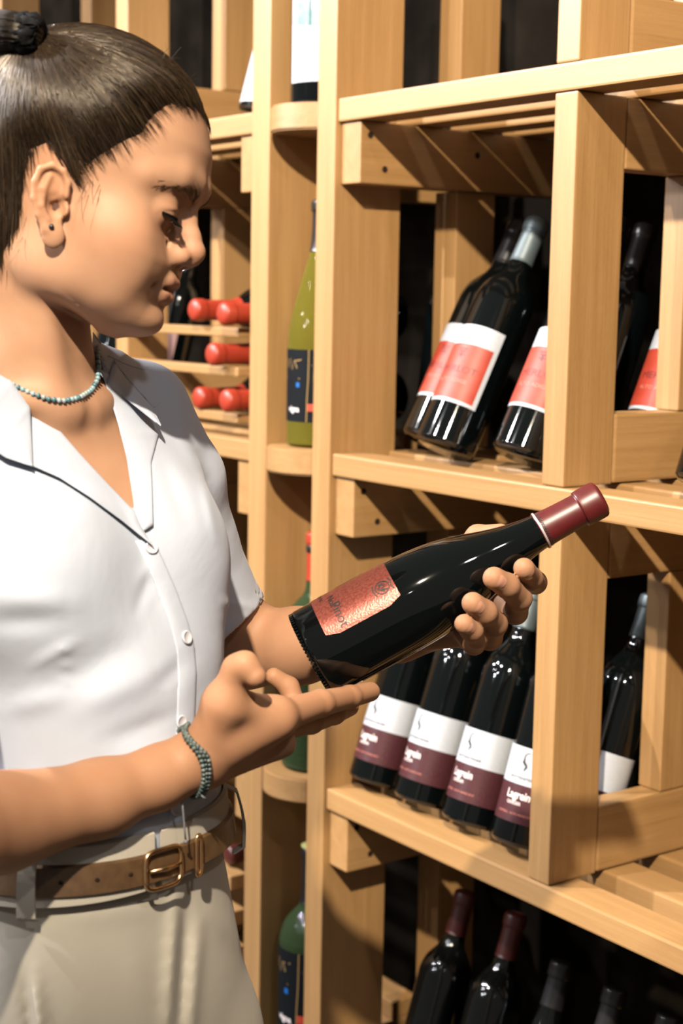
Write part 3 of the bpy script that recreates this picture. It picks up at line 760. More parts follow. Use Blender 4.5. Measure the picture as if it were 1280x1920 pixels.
def chest_sdf(P):
    d = smax(torso(P, -0.001), P[:, 2]-ZTOP, 0.020)
    d = smin(d, shoulders(P, -0.007), 0.022)
    cl = capsule(P, WPX(128, 772, 1.238), WPX(-110, 735, 1.155), 0.0055, 0.005)
    d = smin(d, cl, 0.014)
    cl = capsule(P, WPX(165, 770, 1.262), WPX(270, 705, 1.36), 0.007, 0.007)
    d = smin(d, cl, 0.012)
    d = smin(d, breasts(P, -0.006), 0.03)
    return d
def breasts(P, off=0.0):
    z = WPX(110, 1075, 1.2)[2]; cx, cy = [float(v) for v in rows_at(z)[:2]]; c = np.array([cx, cy, z])
    e = np.stack([FB, LB, UPW])
    r = np.array([.050, .058, .062])+off
    return np.minimum(ellip(P, c+FB*.060-LB*.068, r, e), ellip(P, c+FB*.054+LB*.060, r, e))
def skin_upper(P):
    d = head_sdf(P)
    d = smin(d, ear_sdf(P), 0.004)
    n = smin(neck_sdf(P), chest_sdf(P), 0.030)
    return smin(d, n, 0.016)

# ------------------------------------------------------------------ arms and hands
W = WPX
def rarm(P):
    off = RM[2]*0.0085
    d = smin(capsule(P, SH_R, EL_R, 0.040, 0.038), chain(P, [(EL_R, .040), (W(0, 1543, 1.115), .0315), (W(187, 1499, 1.165), .0233), (W(290, 1463, 1.190), .0186), (W(352, 1436, 1.203), .0185)], .015), 0.02)
    d = smin(d, chain(P, [(W(0, 1543, 1.115)+off, .031), (W(187, 1497, 1.165)+off, .0230), (W(290, 1458, 1.190)+off, .0185), (W(352, 1430, 1.203)+off*1.2, .0175)], .015), 0.015)
    wr = W(385, 1422, 1.208); im, mm, rm, pm = W(515, 1346, 1.215), W(507, 1362, 1.240), W(497, 1372, 1.262), W(482, 1374, 1.281)
    palm = smin(capsule(P, wr, im, .0185, .0150), capsule(P, wr+off*1.5, mm, .0175, .0142), 0.008)
    palm = smin(palm, capsule(P, wr+off*2.0, rm, .0165, .0135), .008)
    palm = smin(palm, capsule(P, wr+off*2.6, pm, .0160, .0125), .008)
    palm = smin(palm, capsule(P, W(400, 1428, 1.212), W(528, 1394, 1.238), .0165, .0115), .010)
    palm = smin(palm, chain(P, [(W(386, 1398, 1.197), .0175), (W(418, 1325, 1.186), .0150)], .008), .014)
    palm = smin(palm, capsule(P, W(424, 1318, 1.186), im, .0140, .0135), .014)
    palm = smin(palm, capsule(P, W(432, 1385, 1.203), W(478, 1362, 1.212), .0170, .0155), .012)
    d = smin(d, palm, 0.016)
    thumb = chain(P, [(W(420, 1316, 1.185), .0142), (W(444, 1254, 1.178), .0104), (W(459, 1247, 1.174), .0098), (W(478, 1268, 1.172), .0084)], .005)
    d = smin(d, thumb, .007)
    fs = [chain(P, [(im, .0138), (W(600, 1319, 1.268), .0108), (W(655, 1307, 1.312), .0094), (W(694, 1297, 1.343), .0084)], .004),
          chain(P, [(mm, .0135), (W(582, 1351, 1.296), .0108), (W(626, 1337, 1.335), .0094), (W(655, 1325, 1.365), .0083)], .004),
          chain(P, [(rm, .0130), (W(565, 1352, 1.322), .0104), (W(606, 1330, 1.358), .0090), (W(636, 1318, 1.385), .0080)], .004),
          chain(P, [(pm, .0118), (W(556, 1326, 1.336), .0092), (W(541, 1288, 1.340), .0085), (W(513, 1268, 1.336), .0074)], .004)]
    f = fs[0]
    for g in fs[1:]: f = smin(f, g, .0012)
    return smin(d, f, .006)
def larm(P):
    d = smin(capsule(P, SH_L, EL_L, 0.034, 0.036), chain(P, [(EL_L, .037), (W(560, 1211, 1.497), .0345), (W(660, 1200, 1.462), .0270), (W(742, 1190, 1.440), .0205)], .015), 0.02)
    wr = W(752, 1189, 1.440)
    im, mm, rm, pm = W(950, 1078, 1.418), W(930, 1112, 1.428), W(898, 1146, 1.428), W(862, 1174, 1.420)
    palm = capsule(P, wr, im, .0170, .0135)
    palm = smin(palm, capsule(P, wr, mm, .0175, .0140), .008)
    palm = smin(palm, capsule(P, wr, rm, .0175, .0140), .008)
    palm = smin(palm, capsule(P, wr-np.array([0, 0, .008]), pm, .0170, .0140), .008)
    palm = smin(palm, capsule(P, W(800, 1194, 1.415), W(868, 1187, 1.395), .012, .0125), .010)
    d = smin(d, palm, .014)
    th = chain(P, [(W(800, 1160, 1.440), .0150), (W(850, 1060, 1.425), .0120), (W(895, 1006, 1.405), .0100), (W(938, 999, 1.388), .0082)], .005)
    d = smin(d, th, .010)
    fs = [chain(P, [(im, .0130), (W(1003, 1092, 1.402), .0100), (W(995, 1085, 1.360), .0098), (W(982, 1066, 1.333), .0092)], .004),
          chain(P, [(mm, .0130), (W(966, 1148, 1.392), .0106), (W(973, 1122, 1.352), .0106), (W(950, 1098, 1.328), .0102), (W(926, 1084, 1.316), .0096)], .004),
          chain(P, [(rm, .0130), (W(918, 1196, 1.388), .0106), (W(927, 1170, 1.350), .0106), (W(908, 1148, 1.324), .0102), (W(886, 1131, 1.311), .0094)], .004),
          chain(P, [(pm, .0122), (W(888, 1206, 1.375), .0098), (W(893, 1194, 1.345), .0096), (W(884, 1182, 1.326), .0092), (W(870, 1170, 1.314), .0084)], .004)]
    f = fs[0]
    for g in fs[1:]: f = smin(f, g, .0012)
    return smin(d, f, .005)
# ------------------------------------------------------------------ cloth shapes
def sleeve_l(P):
    d = chain(P, [(SH_L+UPW*.002, .040), (W(330, 900, 1.425), .043), (W(350, 1020, 1.465), .046), (W(404, 1172, 1.515), .052), (W(425, 1230, 1.535), .054)], .01)
    ncut = (np.array([.66, -.75, .10]))@RM; ncut /= np.linalg.norm(ncut)
    cut = (P-W(449, 1173, 1.47))@ncut
    inner = chain(P, [(W(350, 1020, 1.465), .040), (W(404, 1172, 1.515), .0487), (W(435, 1260, 1.545), .053)], .01)
    return smax(d, cut, .001), inner, cut
def sleeve_r(P):
    e = SH_R+(EL_R-SH_R)*0.80
    return capsule(P, SH_R+UPW*.002, e, .046, .052)
V_POLY = np.array([(-70, 640), (-60, 668), (25, 722), (80, 772), (150, 852), (200, 906), (254, 962), (243, 890), (238, 860), (221, 794), (200, 725), (180, 655), (178, 560), (-70, 560)], float)
def poly_sd(px, py, poly):
    """signed distance in pixels, negative inside"""
    d = np.full(px.shape, 1e18); inside = np.zeros(px.shape, bool); n = len(poly)
    for i in range(n):
        (x0, y0), (x1, y1) = poly[i], poly[(i+1) % n]
        ex, ey = x1-x0, y1-y0; wx, wy = px-x0, py-y0
        t = np.clip((wx*ex+wy*ey)/(ex*ex+ey*ey), 0, 1)
        d = np.minimum(d, (wx-ex*t)**2+(wy-ey*t)**2)
        c = ((y0 <= py) & (y1 > py)) | ((y1 <= py) & (y0 > py))
        with np.errstate(divide='ignore', invalid='ignore'):
            xi = x0+(py-y0)*ex/np.where(ey == 0, 1e-9, ey)
        inside ^= c & (px < xi)
    return np.where(inside, -1, 1)*np.sqrt(d)
FOLDS = [  # x0,y0,x1,y1,width px, height mm, on the shirt
    (-30, 1120, 135, 1128, 24, 3.0), (-30, 1168, 110, 1162, 20, -2.2), (60, 1250, 150, 1200, 12, 1.6), (100, 1290, 260, 1200, 30, -3.0), (20, 1330, 130, 1300, 20, 2.4),
    (150, 1330, 300, 1260, 26, 3.0), (200, 1390, 330, 1340, 18, -2.5), (230, 1420, 350, 1390, 14, 2.2), (290, 1290, 360, 1230, 16, -2.2),
    (180, 1560, 330, 1540, 16, 3.0), (230, 1510, 360, 1480, 14, 2.5), (120, 1590, 260, 1560, 12, -2.0), (330, 1545, 380, 1480, 12, 2.2),
    (268, 1090, 290, 1050, 12, 1.8), (255, 1150, 285, 1060, 10, -1.6), (300, 1120, 345, 1190, 14, 1.6),
    (330, 800, 395, 900, 16, 2.2), (300, 860, 350, 980, 16, -2.0), (380, 900, 405, 1010, 10, 2.0), (420, 1130, 480, 1140, 9, 2.0), (425, 1175, 460, 1150, 7, -1.6),
    (110, 1215, 135, 1225, 7, 1.0), (112, 1245, 140, 1252, 7, 1.0), (115, 1275, 135, 1285, 7, 1.0), (30, 930, 150, 1010, 40, 1.6)]
def ridge(px, py, F):
    s = np.zeros(px.shape)
    for x0, y0, x1, y1, wd, amp in F:
        ex, ey = x1-x0, y1-y0; t = np.clip(((px-x0)*ex+(py-y0)*ey)/(ex*ex+ey*ey), 0, 1)
        q = ((px-x0-t*ex)**2+(py-y0-t*ey)**2)/(wd*wd)
        s += amp*0.001*np.exp(-q)*np.sin(math.pi*np.clip(t, .04, .96))**.5
    return s
def shirt_raw(P):
    d = torso(P, 0.006)
    d = smin(d, shoulders(P, 0.006), 0.030)
    d = smin(d, breasts(P, 0.0), 0.035)
    z = P[:, 2]
    d = d-0.0050*np.exp(-((z-WPX(0, 1505, 1.25)[2])/0.026)**2)          # blousing above the waistband
    px, py, t = project(P)
    d = d-ridge(px, py, FOLDS)
    return d
def shirt_full(P):
    d = shirt_raw(P)
    sl, inner, cut = sleeve_l(P)
    px, py, t = project(P)
    sl = sl-ridge(px, py, FOLDS[15:20])*0.8
    d = smin(d, sl, 0.010)
    d = smin(d, sleeve_r(P), 0.02)
    hollow = smax(inner, -(cut+0.075), .004)
    d = sub(d, np.where(torso(P, 0.02) > 0, hollow, 1.0), .0008)
    d = smax(d, cutplane_low(P), .002)
    # the open neck
    sd = poly_sd(px, py, V_POLY)*t/FPX
    d = sub(d, np.maximum(sd, t-1.37), .0012)
    return d
Z_WAIST = WPX(350, 1582, 1.19)[2]
def waist_drop(P):
    return Z_WAIST
def cutplane_low(P): return (Z_WAIST-0.012)-P[:, 2]
def march(px, py, fn, t0=0.95, t1=1.6, n=900):
    px, py = np.atleast_1d(np.asarray(px, float)), np.atleast_1d(np.asarray(py, float))
    ts = np.linspace(t0, t1, n); out = np.full(len(px), np.nan)
    D = np.stack([(px-640)/FPX, (960-py)/FPX, np.ones_like(px)], 1)@RM
    P = (CAM+D[:, None, :]*ts[None, :, None]).reshape(-1, 3)
    v = fn(P).reshape(len(px), n)
    neg = v < 0; has = neg.any(1); k = neg.argmax(1)
    k = np.maximum(k, 1); i = np.arange(len(px))
    a, b = v[i, k-1], v[i, k]
    out = np.where(has, ts[k-1]+(ts[k]-ts[k-1])*a/(a-b+1e-12), np.nan)
    if np.isnan(out).any() and (~np.isnan(out)).any():
        g = ~np.isnan(out); out = np.interp(np.arange(len(out)), np.arange(len(out))[g], out[g])
    return out
def resample(poly, n):
    p = np.array(poly, float); s = np.r_[0, np.cumsum(np.linalg.norm(np.diff(p, axis=0), axis=1))]; u = np.linspace(0, s[-1], n)
    return np.stack([np.interp(u, s, p[:, i]) for i in range(p.shape[1])], 1)
def cloth_strip(edgeA, edgeB, liftA, liftB, fn, nu=48, nv=14, mid=0.0, thick=0.0012, tsmooth=5):
    """a strip of cloth lying on the surface fn between two outlines, lifted off it at each edge"""
    A, B = resample(edgeA, nu), resample(edgeB, nu)
    V = np.zeros((nv+1, nu, 3)); lifts = np.linspace(0, 1, nv+1)
    T = np.zeros((nv+1, nu)); PXY = np.zeros((nv+1, nu, 2))
    for j, v in enumerate(lifts):
        q = A+(B-A)*v; PXY[j] = q; T[j] = march(q[:, 0], q[:, 1], fn)
    k = np.ones(tsmooth)/tsmooth
    for j in range(nv+1): T[j] = np.convolve(np.pad(T[j], tsmooth//2, 'edge'), k, 'valid')
    for j, v in enumerate(lifts):
        lift = liftA+(liftB-liftA)*v+mid*math.sin(math.pi*v)
        for i in range(nu): V[j, i] = WPX(PXY[j, i, 0], PXY[j, i, 1], T[j, i]-lift)
    v0 = V.reshape(-1, 3); m = len(v0)
    back = v0+RM[2]*thick
    F = []
    for j in range(nv):
        for i in range(nu-1):
            a = j*nu+i; F.append((a, a+1, a+nu+1, a+nu)); F.append((m+a, m+a+nu, m+a+nu+1, m+a+1))
    rim = [j*nu for j in range(nv+1)]+[nv*nu+i for i in range(1, nu)]+[j*nu+nu-1 for j in range(nv-1, -1, -1)]+[i for i in range(nu-2, 0, -1)]
    for a, b in zip(rim, rim[1:]+rim[:1]): F.append((a, b, m+b, m+a))
    return mesh(np.vstack([v0, back]), F, True)

# ------------------------------------------------------------------ materials of the figure
def skin_mat():
    m, nt, b = nodes('skin'); L = nt.links
    at = N(nt, 'ShaderNodeAttribute'); at.attribute_name = 'tint'
    tc = N(nt, 'ShaderNodeTexCoord')
    n1 = N(nt, 'ShaderNodeTexNoise'); n1.inputs['Scale'].default_value = 45; n1.inputs['Detail'].default_value = 5; L.new(tc.outputs['Object'], n1.inputs['Vector'])
    mx = N(nt, 'ShaderNodeMix', data_type='RGBA', blend_type='MULTIPLY'); mx.inputs[0].default_value = 0.30
    cr = N(nt, 'ShaderNodeValToRGB'); cr.color_ramp.elements[0].position = 0.3; cr.color_ramp.elements[1].position = 0.7
    cr.color_ramp.elements[0].color = (0.86, 0.74, 0.70, 1); cr.color_ramp.elements[1].color = (1, 1, 1, 1)
    L.new(n1.outputs[0], cr.inputs[0]); L.new(at.outputs['Color'], mx.inputs[6]); L.new(cr.outputs[0], mx.inputs[7])
    L.new(mx.outputs[2], b.inputs['Base Color'])
    b.inputs['Roughness'].default_value = 0.58; b.inputs['Specular IOR Level'].default_value = 0.22
    b.inputs['Subsurface Weight'].default_value = 0.18; b.inputs['Subsurface Radius'].default_value = (0.010, 0.0035, 0.0018); b.inputs['Subsurface Scale'].default_value = 0.6
    n2 = N(nt, 'ShaderNodeTexNoise'); n2.inputs['Scale'].default_value = 650; n2.inputs['Detail'].default_value = 3; L.new(tc.outputs['Object'], n2.inputs['Vector'])
    bp = N(nt, 'ShaderNodeBump'); bp.inputs['Strength'].default_value = 0.12; bp.inputs['Distance'].default_value = 0.0006
    L.new(n2.outputs[0], bp.inputs['Height']); L.new(bp.outputs[0], b.inputs['Normal'])
    return m
M_skin = skin_mat()
def cloth(name, c, scale, rough, bump, sub_=0.0):
    m, nt, b = nodes(name); L = nt.links
    b.inputs['Base Color'].default_value = (*c, 1); b.inputs['Roughness'].default_value = rough; b.inputs['Specular IOR Level'].default_value = 0.2
    b.inputs['Sheen Weight'].default_value = 0.08
    tc = N(nt, 'ShaderNodeTexCoord'); n = N(nt, 'ShaderNodeTexNoise'); n.inputs['Scale'].default_value = scale; n.inputs['Detail'].default_value = 4
    n.inputs['Distortion'].default_value = 0.4
    L.new(tc.outputs['Object'], n.inputs['Vector'])
    wv = N(nt, 'ShaderNodeTexNoise'); wv.inputs['Scale'].default_value = 1400; L.new(tc.outputs['Object'], wv.inputs['Vector'])
    a = N(nt, 'ShaderNodeMath', operation='MULTIPLY_ADD'); L.new(wv.outputs[0], a.inputs[0]); a.inputs[1].default_value = 0.05; L.new(n.outputs[0], a.inputs[2])
    bp = N(nt, 'ShaderNodeBump'); bp.inputs['Strength'].default_value = bump; bp.inputs['Distance'].default_value = 0.006
    L.new(a.outputs[0], bp.inputs['Height']); L.new(bp.outputs[0], b.inputs['Normal'])
    return m
M_shirt = cloth('white_cotton', (0.330, 0.358, 0.425), 16, 0.75, 0.25)
M_trouser = cloth('beige_twill', (0.335, 0.305, 0.255), 12, 0.8, 0.18)
M_belt = grainy('brown_leather', (0.062, 0.033, 0.015), (0.082, 0.045, 0.020), 120, 0.42, bump=0.1)
M_brass = simple('rose_brass', (0.80, 0.52, 0.28), 0.22, metal=1.0)
M_button = simple('pearl_button', (0.43, 0.43, 0.47), 0.25)
def hair_mat():
    m, nt, b = nodes('brown_hair'); L = nt.links
    at = N(nt, 'ShaderNodeAttribute'); at.attribute_name = 'tint'
    L.new(at.outputs['Color'], b.inputs['Base Color']); b.inputs['Specular Tint'].default_value = (1.0, 0.88, 0.76, 1); b.inputs['Roughness'].default_value = 0.32; b.inputs['Specular IOR Level'].default_value = 0.5
    return m
M_hair = hair_mat()
M_tie = simple('black_hair_tie', (0.0016, 0.0016, 0.002), 0.85, spec=0.15)
M_lash = simple('dark_lash', (0.003, 0.002, 0.0015), 0.8, spec=0.1)
M_nail = simple('nail_pink', (0.40, 0.20, 0.135), 0.25)
M_eye = simple('eye_white', (0.55, 0.50, 0.46), 0.15)
M_iris = simple('iris_brown', (0.03, 0.018, 0.01), 0.1)
M_shoe = simple('shoe_dark', (0.03, 0.025, 0.02), 0.5)

# ------------------------------------------------------------------ held bottle
AX0, AX1 = PX(582.7, 1229, 1.363), PX(1128.6, 932.8, 1.357)
b0, b1 = toW(AX0), toW(AX1); axis = b1-b0; KB = np.linalg.norm(axis)/0.2885; axis /= np.linalg.norm(axis)
toward = -RM[2]-axis*((-RM[2])@axis); toward /= np.linalg.norm(toward)
side = np.cross(axis, toward)
held = empty('wine_bottle', 'dark burgundy bottle with copper label and oxblood capsule held in both hands', 'bottle')
held.matrix_world = Matrix(((toward[0]*KB, side[0]*KB, axis[0]*KB, b0[0]), (toward[1]*KB, side[1]*KB, axis[1]*KB, b0[1]), (toward[2]*KB, side[2]*KB, axis[2]*KB, b0[2]), (0, 0, 0, 1)))
_up = 1 if (side@RM[1]) > 0 else -1           # local +90 deg points up in the picture when _up is 1
link('glass_body', body_mesh(BURG, 'burg', M_glass), None, held)
link('capsule', capsule_mesh(BURG, 'burg', 0.2265, M_capred, 0.0007), None, held, label='oxblood foil capsule')
knurl = []
for k in range(72):
    a = 2*math.pi*k/72; knurl.append(((0.0388*math.cos(a), 0.0388*math.sin(a), 0.0013), a))
bm = bmesh.new()
for (x, y, z), a in knurl: bmesh.ops.create_cube(bm, size=1, matrix=Matrix.Translation((x, y, z)) @ Matrix.Rotation(a, 4, 'Z') @ Matrix.Diagonal((.0030, .0016, .0034, 1)))
me = bpy.data.meshes.new('m'); bm.to_mesh(me); bm.free(); link('base_knurling', me, M_glass, held)
aa = lambda deg: math.radians(deg)*_up
A_, B_ = sorted((aa(11), aa(128)))
lab = link('label', patch_mesh(BURG, 0.0225, 0.0945, A_, B_, eps=0.0004, corner=0.004), M_foil_label, held, label='copper foil label')
TH = lambda s, deg, z, size, sx=1.0, bold=0.0, rot=0.0: wrap(text_geo(s, bold), BURG, aa(deg), z, size, sx, 0.0009, rot)
rr = math.pi/2*(-1)
link('lettering', TH('Pinot', 33, 0.0375, 0.0125, rot=0.0), M_ink, lab)
link('lettering', TH('Noir', 55, 0.0370, 0.0090), M_ink, lab)
link('lettering', TH('Riserva', 78, 0.030, 0.0060), M_ink, lab)
crest = merge2d(stroke2d([(.5*math.cos(t), .5*math.sin(t)) for t in np.linspace(0, 2*math.pi, 25)], [.07]*25), stroke2d([(-.3, -.2), (-.1, .25), (.1, -.1), (.3, .3)], [.12]*4), stroke2d([(-.35, .1), (.0, -.3), (.35, .05)], [.1]*3), stroke2d([(-.5, .62), (-.2, .72), (.2, .6), (.5, .72)], [.09]*4), stroke2d([(-.45, -.62), (.0, -.7), (.45, -.6)], [.08]*3))
link('emblem', wrap(crest, BURG, aa(36), 0.0838, 0.0125, eps=0.0009), M_ink, lab, label='black crest')
link('lettering', wrap(merge2d(rect2d(-1.2, 1.1, .3, .42), rect2d(-1.0, 1.2, 0, .10), rect2d(-1.2, .6, -.3, -.2)), BURG, aa(92), 0.060, 0.012, eps=0.0009, rot=math.pi/2), M_redink, lab, label='dark print lines')
A_, B_ = sorted((aa(-72), aa(-150)))
link('back_label', patch_mesh(BURG, 0.030, 0.082, A_, B_, eps=0.0004), M_cream, held, label='cream back label')
link('lettering', wrap(merge2d(rect2d(-.4, .4, .2, .5), rect2d(-.5, .5, -.2, .0)), BURG, aa(-80), 0.046, 0.006, eps=0.0009, rot=math.pi/2), M_ink, held)
ring = []
for k in range(10):
    a0_ = aa(-65+k*14); ring.append(wrap(stroke2d([(-.5, 0), (-.25, .4), (0, 0), (.25, -.4), (.5, 0), (.2, .5), (-.2, -.5)], [.12]*7), dict(R=0.0164), a0_, 0.2305, 0.0042, eps=0.0006))
link('capsule_ornament', join(ring), M_ink, held, label='black scroll print on the capsule edge')
link('capsule_band', lathe([(0.0170, 0.2272), (0.0172, 0.2276), (0.0170, 0.2290)], 48, False), simple('ink_silver', (.55, .45, .45), .35, metal=.5), held, label='silver edge line')

# ------------------------------------------------------------------ person
person = empty('person', 'person in white short sleeved shirt, beige trousers and brown belt holding a bottle', 'person', tuple(WPX(175, 1900, 1.28)*np.array([1, 1, 0])))
inv = Matrix.Translation(-Vector(person.location))
def wear(name, me, mat, label=None, parent=None):
    o = link(name, me, mat, parent or person, label=label); o.matrix_parent_inverse = inv if parent is None else Matrix.Identity(4); return o
def bounds(pts, pad): p = np.array(pts); return p.min(0)-pad, p.max(0)+pad

parts_V, parts_Q, parts_C = [], [], []
def add_skin(V, Q, C):
    b = sum(len(v) for v in parts_V); parts_V.append(V); parts_Q.append(Q+b); parts_C.append(C)
SK = np.array([0.298, 0.165, 0.099]); LIPC = np.array([0.240, 0.102, 0.063])
hp = [fromH(q) for q in ((.13, .14, .09), (-.11, -.10, -.09), (.13, -.10, .09), (-.11, .14, -.09), (.13, -.10, -.09), (.13, .14, -.09), (-.11, .14, .09), (-.11, -.1, .09))]
lo, hi = bounds(hp, .004)
chest_lo = WPX(150, 1010, 1.25)[2]
bb = [W(-120, 640, 1.1), W(-120, 1000, 1.12), W(300, 1000, 1.36), W(300, 650, 1.42), W(60, 700, 1.40)]
lo2, hi2 = bounds(bb, .01); lo = np.minimum(lo, lo2); hi = np.maximum(hi, hi2); lo[2] = chest_lo
V, Q = mesh_sdf(skin_upper, lo, hi, 0.00150, m=8)
H_ = toH(V); MH = H_.copy(); MH[:, 2] = np.abs(MH[:, 2])
C = np.tile(SK, (len(V), 1))
lipd = np.minimum(chain(MH, LIPS_U, .003), chain(MH, LIPS_L, .003))
wl = sstep(-lipd, -.0022, .0006)*(MH[:, 0] > .08); C = C*(1-wl[:, None])+LIPC*wl[:, None]
def blush(c, r, col, amt):
    global C
    wv = amt*np.exp(-(((MH-np.array(c))/np.array(r))**2).sum(1)); C = C*(1-wv[:, None])+np.array(col)*wv[:, None]
blush((.062, -.020, .052), (.024, .020, .02), (.275, .115, .058), .45)
blush((.108, -.010, .0), (.014, .010, .016), (.27, .108, .058), .5)
blush((.090, .020, .032), (.012, .010, .016), (.195, .092, .047), .55)
blush((.088, .001, .033), (.010, .006, .016), (.205, .094, .050), .6)
blush((.004, -.004, .075), (.022, .034, .014), (.29, .118, .052), .5)
blush((.092, -.0435, .0225), (.004, .004, .004), (.15, .05, .03), .5)
gapd = chain(MH, [((.1030, -.0412, 0), .0022), ((.0985, -.0424, .011), .0018), ((.0890, -.0437, .0206), .0005)], .001)
wg = sstep(-gapd, -.0006, .0010)*(MH[:, 0] < .0990); C = C*(1-wg[:, None])+np.array([.06, .018, .013])*wg[:, None]
add_skin(V, Q, C)
print('head', len(V))
arm_lo, arm_hi = bounds([EL_R, W(720, 1290, 1.40), W(380, 1210, 1.15), W(380, 1480, 1.25), W(450, 1230, 1.40), SH_R], .03)
arm_lo2, arm_hi2 = bounds([EL_R, EL_R-UPW*.03, EL_R+(SH_R-EL_R)*.55, W(-235, 1600, 1.0), W(720, 1290, 1.40), W(380, 1210, 1.15), W(380, 1480, 1.25), W(450, 1230, 1.40)], .03)
V, Q = mesh_sdf(rarm, arm_lo2, arm_hi2, 0.00150, m=8); add_skin(V, Q, np.tile(SK*np.array([.98, .91, .84]), (len(V), 1)))
l2, h2 = bounds([EL_L, EL_L-UPW*.02, EL_L+LB*.02, EL_L+(SH_L-EL_L)*.55, W(1010, 1050, 1.32), W(1010, 1240, 1.44), W(850, 980, 1.43), W(450, 1200, 1.5)], .035)
V, Q = mesh_sdf(larm, l2, h2, 0.00150, m=8); add_skin(V, Q, np.tile(SK*np.array([1.0, .95, .90]), (len(V), 1)))
me = np_mesh(np.vstack(parts_V), np.vstack(parts_Q)); set_color(me, np.vstack(parts_C))
body = wear('body', me, M_skin)

# nails of the hand round the neck of the bottle
def nail(tip, prev, r, wdt):
    tip, prev = np.array(tip), np.array(prev); ax = tip-prev; ax /= np.linalg.norm(ax)
    nrm = -RM[2]+0.25*RM[1]*0; nrm = nrm-ax*(nrm@ax); nrm /= np.linalg.norm(nrm); s = np.cross(ax, nrm)
    V, F = [], []; nu, nv = 12, 8
    for j in range(nv+1):
        u = -0.55+1.35*j/nv
        for i in range(nu+1):
            v = -1+2*i/nu; ang = v*0.85
            taper = math.sqrt(max(1-max(0, (u-0.25)/0.62)**2, 0.02)) if u > .25 else (math.sqrt(max(1-((-.25-u)/.34)**2, .02)) if u < -.25 else 1)
            V.append(tip-ax*0.0015+ax*u*0.0068+s*math.sin(ang*taper)*wdt*1.15+nrm*(r*math.cos(ang*taper)*1.0+0.00035-max(0, u-.3)*0.0018))
    for j in range(nv):
        for i in range(nu): a = j*(nu+1)+i; F.append((a, a+1, a+nu+2, a+nu+1))
    return mesh(V, F, True)
for tp, pv, r_ in (((982, 1066, 1.333), (995, 1085, 1.360), .0094), ((926, 1084, 1.316), (950, 1098, 1.328), .0097), ((886, 1131, 1.311), (908, 1148, 1.324), .0095), ((870, 1170, 1.314), (884, 1182, 1.326), .0085)):
    wear('fingernail', nail(W(*tp), W(*pv), r_, r_*.78), M_nail)

# eyes: eyeball with iris under the lowered lids, lashes and brows
def sphere_mesh(c, r, sc=(1, 1, 1), seg=24):
    bm = bmesh.new(); bmesh.ops.create_uvsphere(bm, u_segments=seg, v_segments=seg//2, radius=1)
    for v in bm.verts: v.co = (c[0]+v.co.x*r*sc[0], c[1]+v.co.y*r*sc[1], c[2]+v.co.z*r*sc[2])
    me = bpy.data.meshes.new('m'); bm.to_mesh(me); bm.free(); me.polygons.foreach_set('use_smooth', [True]*len(me.polygons)); return me
for sgn in (1, -1):
    c = E_C*np.array([1, 1, sgn])
    eye = wear('eye', sphere_mesh(fromH(c), 0.01225), M_eye)
    ir = c+np.array([.0068, -.0046, 0.0])
    wear('iris', sphere_mesh(fromH(ir), 0.0052, seg=16), M_iris, parent=eye)
def strands(paths, rads, cols, seg=3):
    """many thin tubes in one mesh; paths (n,k,3)"""
    paths = np.asarray(paths); n, k, _ = paths.shape
    d = np.gradient(paths, axis=1); d /= np.linalg.norm(d, axis=2, keepdims=True)+1e-12
    ref = np.array([.3, .5, .81]); a = np.cross(d, ref); a /= np.linalg.norm(a, axis=2, keepdims=True)+1e-12; b = np.cross(d, a)
    th = np.arange(seg)*2*math.pi/seg
    R = np.asarray(rads).reshape(n, -1, 1, 1) if np.ndim(rads) else rads
    V = paths[:, :, None, :]+R*(np.cos(th)[None, None, :, None]*a[:, :, None, :]+np.sin(th)[None, None, :, None]*b[:, :, None, :])
    idx = np.arange(n*k*seg).reshape(n, k, seg)
    q = np.stack([idx[:, :-1, :], np.roll(idx, -1, 2)[:, :-1, :], np.roll(idx, -1, 2)[:, 1:, :], idx[:, 1:, :]], -1).reshape(-1, 4)
    return V.reshape(-1, 3), q, np.repeat(np.asarray(cols), k*seg, 0)
rng = np.random.default_rng(7)
def lashes(sgn):
    P = []; n = 84
    for i in range(n):
        ph = -0.95+2.05*i/(n-1)                      # round the ball: outer corner .. inner corner
        ph += rng.normal(0, .02)
        u = np.array([math.cos(ph)*0.925, 0, math.sin(ph)])
        base = E_C+0.0136*np.array([math.cos(ph)*.985, -.27+0.02*abs(ph), math.sin(ph)*.97])
        L_ = (0.0115 if i < 63 else .007)*rng.uniform(.8, 1.1)*(0.6+0.4*math.sin(math.pi*min(max(i/n, .05), .95)))
        out = np.array([math.cos(ph)*.62, -.80, math.sin(ph)*.62]); out /= np.linalg.norm(out)
        pts = [base+out*L_*t+np.array([0, .35*L_*t*t, 0]) for t in np.linspace(0, 1, 6)]
        P.append(fromH(np.array(pts)*np.array([1, 1, sgn])))
    V, Q, C = strands(P, np.tile(np.linspace(.00052, .00014, 6), (n, 1)), np.zeros((n, 3)))
    # lid line
    line = [fromH((E_C+0.0142*np.array([math.cos(p)*.985, -.262+0.02*abs(p), math.sin(p)*.97]))*np.array([1, 1, sgn])) for p in np.linspace(-1.0, 1.15, 24)]
    return join([np_mesh(V, Q), tube(line, 0.0011, 6)])
for sgn in (1, -1): wear('eyelashes', lashes(sgn), M_lash)
def snap(P, fn, target=0.0, it=6):
    P = np.array(P, float); e = 0.0006
    for _ in range(it):
        d = fn(P)-target
        g = np.stack([fn(P+np.eye(3)[i]*e)-fn(P-np.eye(3)[i]*e) for i in range(3)], 1)/(2*e)
        P = P-g*(d/((g*g).sum(1)+1e-6))[:, None].clip(-.01, .01)
    return P
